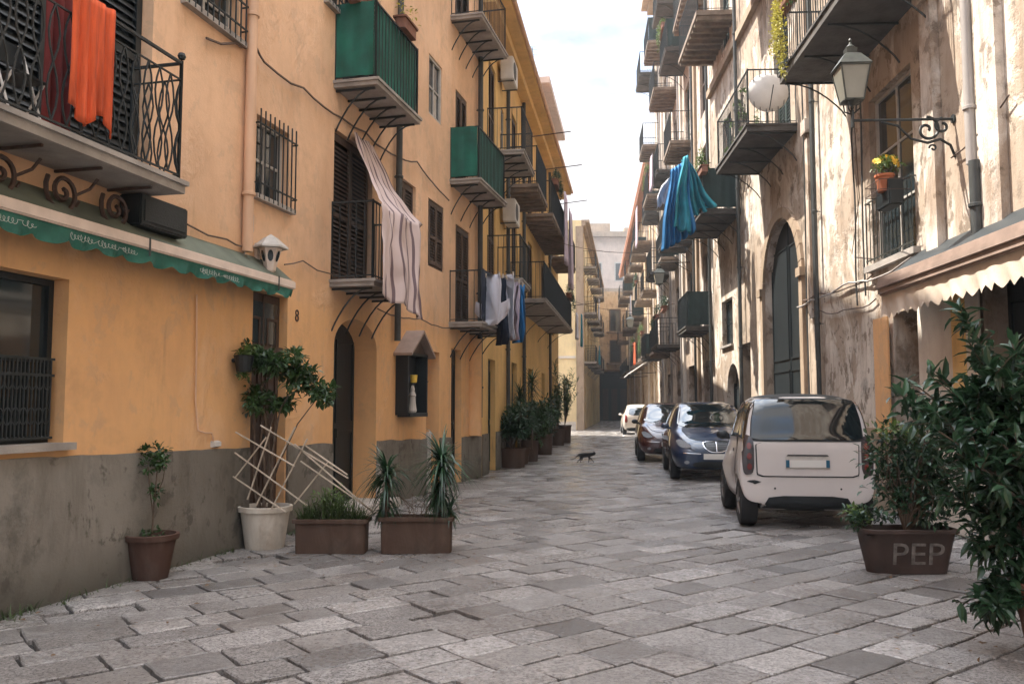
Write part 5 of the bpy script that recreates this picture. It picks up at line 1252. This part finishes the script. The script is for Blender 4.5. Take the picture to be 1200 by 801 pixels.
# --- planter lettered PEP with a dense bush
a = G(1022, 677); b = G(1127, 673); c = (a+b)/2; c = c+Vector((0,.2,0)); Lx = (b-a).length*.98
t = thing('lettered_planter', 'brown plastic planter lettered PEP, overflowing with a dense leafy bush', 'planter', c, 0); r = random.Random(17)
pb = boxpot(t, Lx, .36, .38, mat('brown_planter_plastic', (.055,.034,.028), .6, .45, 5), .07, rim=.035, rad=.11)
me = text_mesh('PEP', .27, .002); me.materials.append(mat('faded_white_lettering', (.17,.15,.135), .85, .6, 14))
o = bpy.data.objects.new('lettering', me); COL.objects.link(o); o.parent = t; o.location = (-.20*Lx-.03, -.131, .085); o.rotation_euler = (R(90)+R(9.5), 0, 0); o.scale = (1.12, 1, 1)
lv = Leaves(); st = MB(); bush(lv, (.16,.04,.84), (.50,.34,.54), 1500, .075, .036, r, 34, stems=st, origin=(0,0,.34)); bush(lv, (.14,.05,.80), (.36,.24,.36), 700, .08, .038, r, 12); bush(lv, (-.32,0,.46), (.2,.18,.12), 220, .05, .03, r, 7); bush(lv, (.1,.0,.55), (.35,.2,.2), 500, .07,.035, r, 9)
st.build('stem', M['bark'], t); lv.build('foliage', M['leafd'], t); lv = Leaves(); bush(lv, (-.0,-.02,1.18), (.3,.22,.13), 170, .06, .032, r, 8); bush(lv, (-.38,0,.47), (.16,.16,.09), 110, .05,.03, r, 6); lv.build('young_leaves', M['leafl'], t)
# --- big dark shrub at the right edge, near
r = random.Random(29)
c = Vector((3.15, 4.95, 0)); t = thing('large_potted_shrub', 'big dark glossy leaved shrub in a clay pot at the right edge', 'plant', c)
roundpot(t, .2,.27,.42, M['terra']); st = MB(); lv = Leaves()
def W2(px, py, dy=0): d = ray(px, py); tt = (c.y+dy)/d.y; return Vector((d.x*tt, d.y*tt, CAMZ+d.z*tt)) - c
brs = [(1058,462),(1082,478),(1100,505),(1118,455),(1110,580),(1123,358),(1100,440),(1135,400),(1160,430),(1075,452),(1185,400),(1195,460),(1150,480),(1130,500),(1175,520),(1195,560),(1170,600),(1140,560),(1195,640),(1120,530),(1215,430),(1230,520),(1150,640),(1165,690),(1190,680),(1220,600),(1150,715)]
for i, (x, y) in enumerate(brs):
    e = W2(x, y, r.uniform(-.35,.35)); b = Vector((r.uniform(-.05,.05), r.uniform(-.05,.05), .38)); m1 = b.lerp(e, .5)+Vector((r.uniform(-.06,.06)+.1, 0, .08)); pts = [b, b.lerp(m1,.5), m1, m1.lerp(e,.5)+Vector((0,0,.03)), e]
    st.tube(pts, [.013,.012,.009,.007,.004], 6)
    dd = (e-m1).normalized()
    for j in range(30):
        u = r.uniform(.15,1)**.7; pp = m1.lerp(e, u); lv.leaf(pp, (rdir(r)+dd*.9), r.uniform(.06,.16), r.uniform(.025,.05), r, .35)
    for j in range(7): 
        q = m1.lerp(e, r.uniform(.3,.95)); e2 = q+(rdir(r)+dd*.5)*.14; st.tube([q, e2], [.004,.002], 4)
        for _ in range(8): lv.leaf(q.lerp(e2, r.random()), rdir(r)+dd*.4, r.uniform(.07,.13), .04, r, .35)
bush(lv, W2(1190,560), (.26,.35,.66), 1250, .10, .045, r, 20); bush(lv, W2(1160,500), (.26,.3,.26), 700, .11, .045, r, 12); bush(lv, W2(1168,700), (.10,.14,.12), 200, .09, .04, r, 6)
st.build('stem', M['bark'], t); lv.build('foliage', M['leafd'], t)

# ================================================================== CARS
def car(name, label, loc, rz, spec, paint):
    """loft body: stations along x (rear 0 .. front L). spec['st'] = (x, zb, zt, w_low, w_mid, w_belt, w_roof, z_belt)"""
    t = thing(name, label, 'car', loc, rz, 'cars parked along the palace wall')
    bm = bmesh.new(); rings = []
    for (x, zb, zt, wl_, wm, wb_, wr, zbelt) in spec['st']:
        hi = zt - zbelt
        pts = [(0,zb),(wl_*.8,zb),(wl_,zb+.06),(wm,(zb+zbelt)*.45),(wm,(zb+zbelt)*.5+.14),(wb_,zbelt),(wb_+(wr-wb_)*.35, zbelt+hi*.38),(wr, zt-hi*.14-.01),(wr*.82, zt-.012),(0,zt+.012)]
        rg = [bm.verts.new((x, y, z)) for y, z in pts] + [bm.verts.new((x, -y, z)) for y, z in pts[-2:0:-1]]
        rings.append(rg)
    n = len(rings[0])
    for a, b in zip(rings[:-1], rings[1:]):
        for j in range(n): bm.faces.new((a[j], a[(j+1)%n], b[(j+1)%n], b[j]))
    bm.faces.new(rings[0]); bm.faces.new(rings[-1][::-1])
    bmesh.ops.recalc_face_normals(bm, faces=bm.faces[:])
    me = bpy.data.meshes.new('body'); bm.to_mesh(me); bm.free()
    tmp = bpy.data.objects.new('tmp', me); COL.objects.link(tmp); sm = tmp.modifiers.new('s', 'SUBSURF'); sm.levels = 3; sm.render_levels = 3
    # wheel arches cut out of the body
    cut = MB()
    for wx in spec['wheels']:
        for sy in (-1, 1):
            y0, y1 = sorted((sy*(spec['w']/2-.24), sy*(spec['w']/2+.1)))
            cut.lathe([(spec['wr']+.045, y0), (spec['wr']+.045, y1)], (wx, 0, spec['wr']), 28, 'y')
    co = cut.build('cut', M['plastic']); bo = tmp.modifiers.new('b', 'BOOLEAN'); bo.object = co; bo.operation = 'DIFFERENCE'; bo.solver = 'EXACT'
    dg = bpy.context.evaluated_depsgraph_get(); dg.update(); me2 = bpy.data.meshes.new_from_object(tmp.evaluated_get(dg))
    bpy.data.objects.remove(tmp); bpy.data.objects.remove(co); me2.name = 'body'
    me2.materials.clear(); me2.materials.append(paint); me2.polygons.foreach_set('material_index', [0]*len(me2.polygons)); me2.polygons.foreach_set('use_smooth', [True]*len(me2.polygons)); me2.set_sharp_from_angle(angle=R(38))
    body = bpy.data.objects.new('body', me2); COL.objects.link(body); body.parent = t
    bvh = BVHTree.FromPolygons([v.co for v in me2.vertices], [tuple(p.vertices) for p in me2.polygons])
    def patch(nm, poly, view, m, off=.006, smooth_it=2, parent=None, rings_=6, thick=.0, cut=.18):
        pl = [Vector(q) for q in poly]
        for _ in range(smooth_it):
            out = []
            for k in range(len(pl)):
                a, b = pl[k], pl[(k+1)%len(pl)]; out += [a.lerp(b,cut), a.lerp(b,1-cut)]
            pl = out
        dense = []
        for k in range(len(pl)):
            a, b = pl[k], pl[(k+1)%len(pl)]; nn = max(1, int((b-a).length/.05))
            dense += [a.lerp(b, q/nn) for q in range(nn)]
        c = sum(dense, Vector((0,0)))/len(dense); mb = MB()
        def proj(q):
            if view == 'rear': o_, d_ = Vector((-2, q[0], q[1])), Vector((1,0,0))
            elif view == 'front': o_, d_ = Vector((spec['L']+2, q[0], q[1])), Vector((-1,0,0))
            elif view == 'left': o_, d_ = Vector((q[0], 3, q[1])), Vector((0,-1,0))
            elif view == 'right': o_, d_ = Vector((q[0], -3, q[1])), Vector((0,1,0))
            else: o_, d_ = Vector((q[0], q[1], 4)), Vector((0,0,-1))
            h, nn, i, dd = bvh.ray_cast(o_, d_)
            if h is None: h, nn, i, dd = bvh.find_nearest(o_ + d_*2.2)
            if nn.dot(d_) > 0: nn = -nn
            return h + nn*off*.5 - d_*off*.6
        mb.v.append(tuple(proj(c))); m_ = len(dense)
        for k in range(1, rings_+1):
            for q in dense: mb.v.append(tuple(proj(c.lerp(q, k/rings_))))
        for j in range(m_): mb.face((0, 1+j, 1+(j+1)%m_))
        for k in range(rings_-1):
            for j in range(m_): a = 1+k*m_; mb.face((a+j, a+(j+1)%m_, a+m_+(j+1)%m_, a+m_+j))
        o = mb.build(nm, m, parent or t, smooth=True)
        if thick: sm_ = o.modifiers.new('t','SOLIDIFY'); sm_.thickness = thick; sm_.offset = 1
        return o
    for wx in spec['wheels']:
        for sy in (-1, 1):
            wr_, ww = spec['wr'], spec.get('ww', .17); y = sy*(spec['w']/2-.015); mb = MB(); i_ = y-sy*ww
            prof = [(wr_*.62,0),(wr_*.72,-.01),(wr_*.95,.004),(wr_*.995,.03),(wr_,ww*.5),(wr_*.995,ww-.03),(wr_*.93,ww),(wr_*.62,ww-.01)]
            mb.lathe([(a, y-sy*b) for a, b in prof], (wx,0,wr_), 32, 'y')
            wh = mb.build('wheel', M['rubber'], t, angle=40)
            mb = MB(); mb.lathe([(a, y-sy*b) for a, b in [(wr_*.66,.004),(wr_*.62,.012),(wr_*.58,.035),(wr_*.2,.03),(.001,.02)]], (wx,0,wr_), 28, 'y'); mb.build('rim', M['alloy'], wh, angle=40)
            mb = MB()
            for k in range(5):
                a = k*2*math.pi/5+.3; mb.tube([(wx+.03*math.cos(a), y-sy*.012, wr_+.03*math.sin(a)), (wx+wr_*.6*math.cos(a), y-sy*.014, wr_+wr_*.6*math.sin(a))], [.03,.022], 6)
            mb.build('spokes', M['alloy'], wh)
    for sy in (-1, 1):      # mirrors
        if not spec.get('mir'): break
        x, z = spec['mir']; y = spec['mw']; mb = MB(); bm = bmesh.new(); bmesh.ops.create_uvsphere(bm, u_segments=14, v_segments=8, radius=1)
        mb.addbm(bm, Matrix.Translation((x, sy*(y+.085), z)) @ Matrix.Diagonal((.045,.085,.06,1))); bm.free()
        mb.tube([(x, sy*(y-.05), z-.05), (x, sy*(y+.08), z-.03)], .022, 6); mb.build('mirror', spec.get('mm', M['plastic']), t, smooth=True)
    return t, patch, body
def rot(v, a): return Vector((v[0]*math.cos(a)-v[1]*math.sin(a), v[0]*math.sin(a)+v[1]*math.cos(a), 0))
# ---- little white city car, rear towards us
spec = dict(L=2.5, w=1.52, wheels=(.36, 2.15), wr=.285, ww=.19, mir=(1.62, 1.04), mw=.70, st=[
 (.015,.34,.99,.64,.70,.66,.58,.72),(.03,.28,1.03,.72,.765,.71,.66,.98),(.045,.26,1.06,.72,.765,.71,.67,1.0),(.12,.22,1.49,.71,.765,.71,.64,1.00),(.17,.2,1.53,.71,.765,.71,.63,1.0),(.32,.2,1.55,.71,.765,.70,.62,1.01),(.6,.19,1.57,.71,.75,.70,.61,1.02),
 (1.0,.19,1.57,.70,.74,.70,.60,1.02),(1.35,.19,1.54,.70,.74,.70,.59,1.01),(1.65,.19,1.38,.70,.745,.69,.54,.99),(1.95,.2,1.06,.70,.755,.67,.55,.93),(2.2,.21,.90,.69,.755,.63,.55,.82),(2.40,.24,.74,.64,.70,.56,.48,.66),(2.49,.3,.62,.52,.56,.46,.40,.54)])
hd = R(90-7.8); loc = Vector((3.43, 9.98, 0))
sm_, patch, body = car('city_car', 'small white two door city car seen from behind, nearest of the parked cars', loc, hd, spec, M['white_paint'])
patch('window_surround', [(-.71,1.01),(.71,1.01),(.69,1.25),(.62,1.54),(-.62,1.54),(-.69,1.25)], 'rear', M['plastic'], .006, 3, rings_=10, cut=.1)
patch('rear_window', [(-.63,1.03),(.63,1.03),(.61,1.28),(.55,1.50),(-.55,1.50),(-.61,1.28)], 'rear', M['cglass'], .016, 3, rings_=10, cut=.08)
patch('tailgate_gap', [(-.575,.60),(.575,.60),(.585,1.0),(-.585,1.0)], 'rear', M['plastic'], .003, 3, cut=.06)
patch('tailgate', [(-.562,.615),(.562,.615),(.572,1.0),(-.572,1.0)], 'rear', M['white_paint'], .012, 3, cut=.06)
patch('plate_recess', [(-.25,.70),(.25,.70),(.25,.84),(-.25,.84)], 'rear', M['marble'], .018, 0)
patch('licence_plate', [(-.22,.715),(.22,.715),(.22,.80),(-.22,.80)], 'rear', M['plate'], .024, 0)
for sy in (-1, 1):
    patch('plate_band', [(sy*.225-.02,.715),(sy*.225+.02,.715),(sy*.225+.02,.80),(sy*.225-.02,.80)], 'rear', M['plateblue'], .028, 0)
    patch('tail_light', [(sy*.60,.64),(sy*.725,.62),(sy*.74,.85),(sy*.71,1.10),(sy*.60,1.06)], 'rear', mat('smoked_tail_light', (.05,.04,.042), .2, .1, 5, coat=.5), .012, 2)
    for z in (.72, .84, .96):
        patch('lamp_lens', [(sy*.655+.028*math.cos(a), z+.04*math.sin(a)) for a in [k*math.pi/4 for k in range(8)]], 'rear', M['redlens'], .022, 0)
    patch('parking_sensor', [(sy*.37+.012*math.cos(a), .47+.012*math.sin(a)) for a in [k*math.pi/4 for k in range(8)]], 'rear', M['plastic'], .006, 0)
patch('rear_valance', [(-.70,.12),(.70,.12),(.68,.27),(.50,.27),(.43,.385),(-.43,.385),(-.50,.27),(-.68,.27)], 'rear', M['plastic'], .008, 1, rings_=8)
patch('plate_handle', [(-.24,.845),(.24,.845),(.22,.862),(-.22,.862)], 'rear', M['plastic'], .028, 0)
patch('bumper_scuff', [(.52,.545),(.60,.565),(.66,.56),(.69,.545),(.62,.53),(.60,.515)], 'rear', M['plastic'], .006, 0)
for vw, sy in (('left', 1), ('right', -1)):
    patch('side_window', [(.62,1.06),(1.55,1.04),(1.50,1.20),(1.20,1.47),(.66,1.49)], vw, M['cglass'], .008, 2)
    patch('quarter_window', [(.05,1.03),(.57,1.05),(.59,1.51),(.15,1.50)], vw, M['cglass'], .01, 2, cut=.08)
    patch('door_gap', [(.60,.32),(1.62,.30),(1.66,1.0),(1.25,1.52),(.62,1.53)], vw, M['plastic'], .002, 2)
    patch('door', [(.615,.335),(1.605,.315),(1.645,1.0),(1.57,1.03),(.615,1.045)], vw, M['white_paint'], .006, 1)
    patch('door_handle', [(.70,.86),(.86,.86),(.86,.90),(.70,.90)], vw, M['plastic'], .02, 1)
patch('roof_panel', [(.14,-.52),(1.45,-.50),(1.45,.50),(.14,.52)], 'top', M['plastic'], .006, 2)
patch('windscreen', [(-.55,1.0),(.55,1.0),(.46,1.46),(-.46,1.46)], 'front', M['cglass'], .008, 2)
mb = MB(); mb.tube([(.10,-.02,1.02),(.085,.2,1.07),(.10,.36,1.09)], .007, 5); mb.build('rear_wiper', M['plastic'], sm_)
# ---- dark blue hatchback facing us
spec2 = dict(L=3.78, w=1.70, wheels=(.68, 3.06), wr=.30, ww=.19, mir=(2.42, 1.02), mw=.80, mm=M['blue_paint'], st=[
 (.02,.36,.80,.66,.70,.62,.52,.66),(.10,.26,1.05,.76,.80,.72,.60,.88),(.32,.2,1.36,.79,.84,.77,.58,.93),(.7,.18,1.49,.80,.85,.80,.60,.96),(1.2,.17,1.53,.80,.84,.80,.62,.96),
 (1.7,.17,1.53,.80,.84,.80,.62,.95),(2.1,.17,1.47,.80,.84,.80,.62,.94),(2.45,.17,1.27,.80,.845,.79,.63,.93),(2.75,.18,1.02,.80,.85,.78,.66,.91),(3.1,.19,.96,.80,.85,.76,.62,.88),(3.45,.2,.87,.77,.82,.70,.54,.78),(3.66,.22,.74,.70,.74,.60,.46,.64),(3.76,.27,.62,.56,.60,.48,.38,.54)])
def face_car(name, label, front_c, ang, spec, paint, grille=True):
    hd = ang; loc = Vector(front_c) - rot((spec['L'], 0), hd)
    t, patch, body = car(name, label, loc, hd, spec, paint)
    patch('windscreen', [(-.68,.99),(.68,.99),(.60,1.30),(.54,1.47),(-.54,1.47),(-.60,1.30)], 'front', M['cglass'], .008, 2)
    for sy in (-1, 1):
        patch('headlight', [(sy*.46,.64),(sy*.60,.62),(sy*.70,.66),(sy*.74,.76),(sy*.66,.79),(sy*.54,.73)], 'front', M['clear'], .012, 2)
        patch('fog_light', [(sy*.56+.05*math.cos(a), .36+.035*math.sin(a)) for a in [k*math.pi/4 for k in range(8)]], 'front', M['clear'], .008, 0)
    if grille:
        patch('grille_rim', [(-.27,.76),(.27,.76),(.24,.64),(.12,.55),(-.12,.55),(-.24,.64)], 'front', M['chrome'], .008, 2)
    patch('grille', [(-.25,.745),(.25,.745),(.22,.645),(.11,.565),(-.11,.565),(-.22,.645)], 'front', M['plastic'], .014, 2)
    if grille:
        patch('grille_bar', [(-.012,.57),(.012,.57),(.012,.75),(-.012,.75)], 'front', M['chrome'], .022, 0)
        for k in range(4): patch('grille_slat', [(-.2,.60+.035*k),(.2,.60+.035*k),(.2,.607+.035*k),(-.2,.607+.035*k)], 'front', M['alloy'], .018, 0)
    patch('lower_grille', [(-.46,.26),(.46,.26),(.42,.38),(-.42,.38)], 'front', M['plastic'], .01, 2)
    patch('licence_plate', [(-.25,.42),(.25,.42),(.25,.525),(-.25,.525)], 'front', M['plate'], .022, 0)
    patch('bumper_strip', [(-.62,.545),(-.3,.53),(-.3,.518),(-.62,.53)], 'front', M['chrome'], .01, 0)
    patch('bonnet_gap', [(2.86,-.64),(3.62,-.50),(3.62,.50),(2.86,.64)], 'top', M['plastic'], .002, 2); patch('bonnet', [(2.87,-.628),(3.61,-.49),(3.61,.49),(2.87,.628)], 'top', paint, .006, 2)
    for vw in ('left', 'right'):
        patch('side_window', [(1.28,1.0),(2.40,.99),(2.25,1.16),(1.86,1.40),(1.32,1.43)], vw, M['cglass'], .008, 2)
        patch('rear_side_window', [(.52,1.03),(1.2,1.0),(1.22,1.43),(.82,1.40)], vw, M['cglass'], .008, 2)
        patch('door_gap', [(1.24,.28),(2.50,.28),(2.50,.92),(2.42,.97),(1.24,.985)], vw, M['plastic'], .0015, 1)
        patch('door', [(1.252,.295),(2.488,.295),(2.488,.915),(2.41,.96),(1.252,.973)], vw, paint, .006, 1)
        patch('door_handle', [(1.34,.83),(1.52,.83),(1.52,.865),(1.34,.865)], vw, M['chrome'], .02, 1)
    patch('rear_window', [(-.58,1.0),(.58,1.0),(.5,1.32),(-.5,1.32)], 'rear', M['cglass'], .008, 2)
    for sy in (-1, 1): patch('tail_light', [(sy*.62,.62),(sy*.74,.62),(sy*.72,.98),(sy*.62,.98)], 'rear', M['redlens'], .01, 2)
    mb = MB(); mb.tube([(1.0,.62,1.53),(1.0,.55,1.545),(2.0,.55,1.5)], .012, 5) if False else None
    for k in (0, 1):
        mb = MB(); mb.tube([(2.80,.35-.5*k,1.005),(2.68,.1-.5*k,1.08),(2.64,-.05-.5*k,1.11)], .007, 4); mb.build('wiper', M['plastic'], t)
    return t
face_car('hatchback', 'glossy dark blue hatchback with chrome grille, facing us behind the white city car', (3.88, 16.25, 0), R(-90-6.8), spec2, M['blue_paint'])
spec3 = dict(spec2); spec3['mm'] = M['plastic']
face_car('hatchback', 'dark maroon hatchback mostly hidden behind the blue one', (4.02, 21.6, 0), R(-90-6.8), spec3, M['red_paint'], False)
spec4 = dict(spec2); spec4['mm'] = M['cream_paint']; spec4['mir'] = (2.42, 1.0)
def rear_car(name, label, c, ang, spec, paint):
    t, patch, body = car(name, label, c, ang, spec, paint)
    patch('rear_window', [(-.60,.98),(.60,.98),(.52,1.36),(-.52,1.36)], 'rear', M['cglass'], .008, 2)
    for sy in (-1, 1): patch('tail_light', [(sy*.60,.62),(sy*.76,.62),(sy*.74,1.0),(sy*.64,1.0)], 'rear', M['redlens'], .012, 2)
    patch('licence_plate', [(-.25,.60),(.25,.60),(.25,.70),(-.25,.70)], 'rear', M['plate'], .02, 0)
    patch('rear_valance', [(-.7,.2),(.7,.2),(.66,.36),(-.66,.36)], 'rear', M['plastic'], .008, 1)
    for vw in ('left', 'right'): patch('side_window', [(.55,1.03),(2.35,.99),(1.86,1.40),(.82,1.41)], vw, M['cglass'], .008, 2)
rear_car('hatchback', 'pale cream hatchback parked furthest down the street with red tail lights', (6.42, 43.0, 0), R(90-5), spec4, M['cream_paint'])

# ================================================================== CAT
def cat():
    me = bpy.data.meshes.new('cat'); base = G(683, 542)
    J = [((0,0,.205),.058),((.09,0,.20),.060),((.19,0,.205),.056),((.27,0,.215),.038),((.325,0,.235),.040),((.365,0,.225),.022),
         ((-.07,0,.20),.035),((-.12,0,.165),.013),((-.17,0,.115),.012),((-.24,0,.085),.011),((-.30,0,.10),.008)]
    V = [j[0] for j in J]; RR = [j[1] for j in J]; E = [(0,1),(1,2),(2,3),(3,4),(4,5),(0,6),(6,7),(7,8),(8,9),(9,10)]
    def leg(root, pts):
        prev = root
        for p_, r_ in pts: V.append(p_); RR.append(r_); E.append((prev, len(V)-1)); prev = len(V)-1
    leg(2, [((.20,.03,.13),.024),((.26,.03,.085),.015),((.305,.03,.03),.012),((.325,.03,.012),.012)])
    leg(2, [((.19,-.03,.13),.024),((.185,-.03,.075),.015),((.17,-.03,.02),.012),((.19,-.03,.010),.012)])
    leg(0, [((.0,.035,.14),.032),((.025,.035,.09),.018),((-.03,.035,.05),.012),((-.02,.035,.012),.012),((.0,.035,.010),.011)])
    leg(0, [((-.03,-.035,.14),.032),((-.04,-.035,.09),.018),((-.10,-.035,.055),.012),((-.11,-.035,.012),.012),((-.09,-.035,.010),.011)])
    for sy in (-1,1): V.append((.318,sy*.026,.268)); RR.append(.012); E.append((4,len(V)-1)); V.append((.314,sy*.032,.290)); RR.append(.004); E.append((len(V)-2,len(V)-1))
    me.from_pydata(V, E, []); o = bpy.data.objects.new('cat', me); COL.objects.link(o)
    sk = o.modifiers.new('skin','SKIN'); sk.use_smooth_shade = True; ss = o.modifiers.new('sub','SUBSURF'); ss.levels = 2; ss.render_levels = 2
    if not me.skin_vertices: pass
    for i, r_ in enumerate(RR): me.skin_vertices[0].data[i].radius = (r_, r_)
    me.skin_vertices[0].data[0].use_root = True
    dg = bpy.context.evaluated_depsgraph_get(); dg.update(); m2 = bpy.data.meshes.new_from_object(o.evaluated_get(dg)); bpy.data.objects.remove(o)
    m2.materials.clear(); m2.materials.append(M['black']); m2.name = 'cat'
    o = bpy.data.objects.new('cat', m2); COL.objects.link(o); o.location = base + Vector((-.03,0,0)); o.rotation_euler = (0,0,R(4)); o.scale = (1.0,)*3
    tag(o, 'black cat walking across the paving towards the parked cars', 'cat')
cat()

# ================================================================== fallen leaves caught between the stones
def litter():
    r = random.Random(77); lv = Leaves(); spots = [(495,655,.5),(440,655,.7),(300,655,.5),(200,690,.4),(1060,690,.6),(1150,760,.4),(620,560,.8),(880,640,.8),(100,730,.6)]
    for i in range(150):
        x, y, sp = r.choice(spots); c = ground(x, y)+Vector((r.gauss(0,sp), r.gauss(0,sp*.5), .012))
        if c.x < XA(c.y)+.06: continue
        lv.leaf(c, Vector((r.uniform(-1,1), r.uniform(-1,1), r.uniform(0,.2))), r.uniform(.02,.05), r.uniform(.012,.025), r, .2)
    o = lv.build('fallen_leaves', leafmat('dry_fallen_leaves', (.13,.075,.035), .1, .8), None); o['kind'] = 'stuff'; tag(o, 'dry brown leaves scattered over the paving', 'leaves')
litter()
def weeds():
    r = random.Random(91); lv = Leaves()
    for i in range(150):
        z = r.uniform(5.5, 34) if r.random() < .6 else r.uniform(5.5, 12)
        if r.random() < .5: x = (XA(z) if z < 17.6 else -3.186+.145*z)+r.uniform(.04,.10)
        else: x = 4.5+.05*z-r.uniform(.06,.14) if z < 23.9 else 5.7+(z-24)*.079-.1
        for _ in range(9): lv.blade((x+r.gauss(0,.03), z+r.gauss(0,.05), 0), Vector((r.uniform(-1,1), r.uniform(-1,1), 1.1)), r.uniform(.03,.11), .007, r, 1.0, 3)
    o = lv.build('weeds', M['grassl'], None); o['kind'] = 'stuff'; tag(o, 'tiny weeds growing where the walls meet the paving', 'weeds')
weeds()

mb = MB(); mb.box((-30,-12,-1.1),(40,132,32)); hz = mb.build('haze', None); hz.data.materials.clear()
hm = bpy.data.materials.new('street_haze'); hm.use_nodes = True; ht = hm.node_tree; ht.nodes.clear(); ho = ht.nodes.new('ShaderNodeOutputMaterial'); hp = ht.nodes.new('ShaderNodeVolumePrincipled')
hp.inputs['Color'].default_value = (.9,.92,.95,1); hp.inputs['Density'].default_value = .0015; hp.inputs['Anisotropy'].default_value = .3; ht.links.new(hp.outputs[0], ho.inputs['Volume'])
hz.data.materials.append(hm); hz['kind'] = 'stuff'; hz['label'] = 'thin pale haze filling the street'; hz['category'] = 'haze'
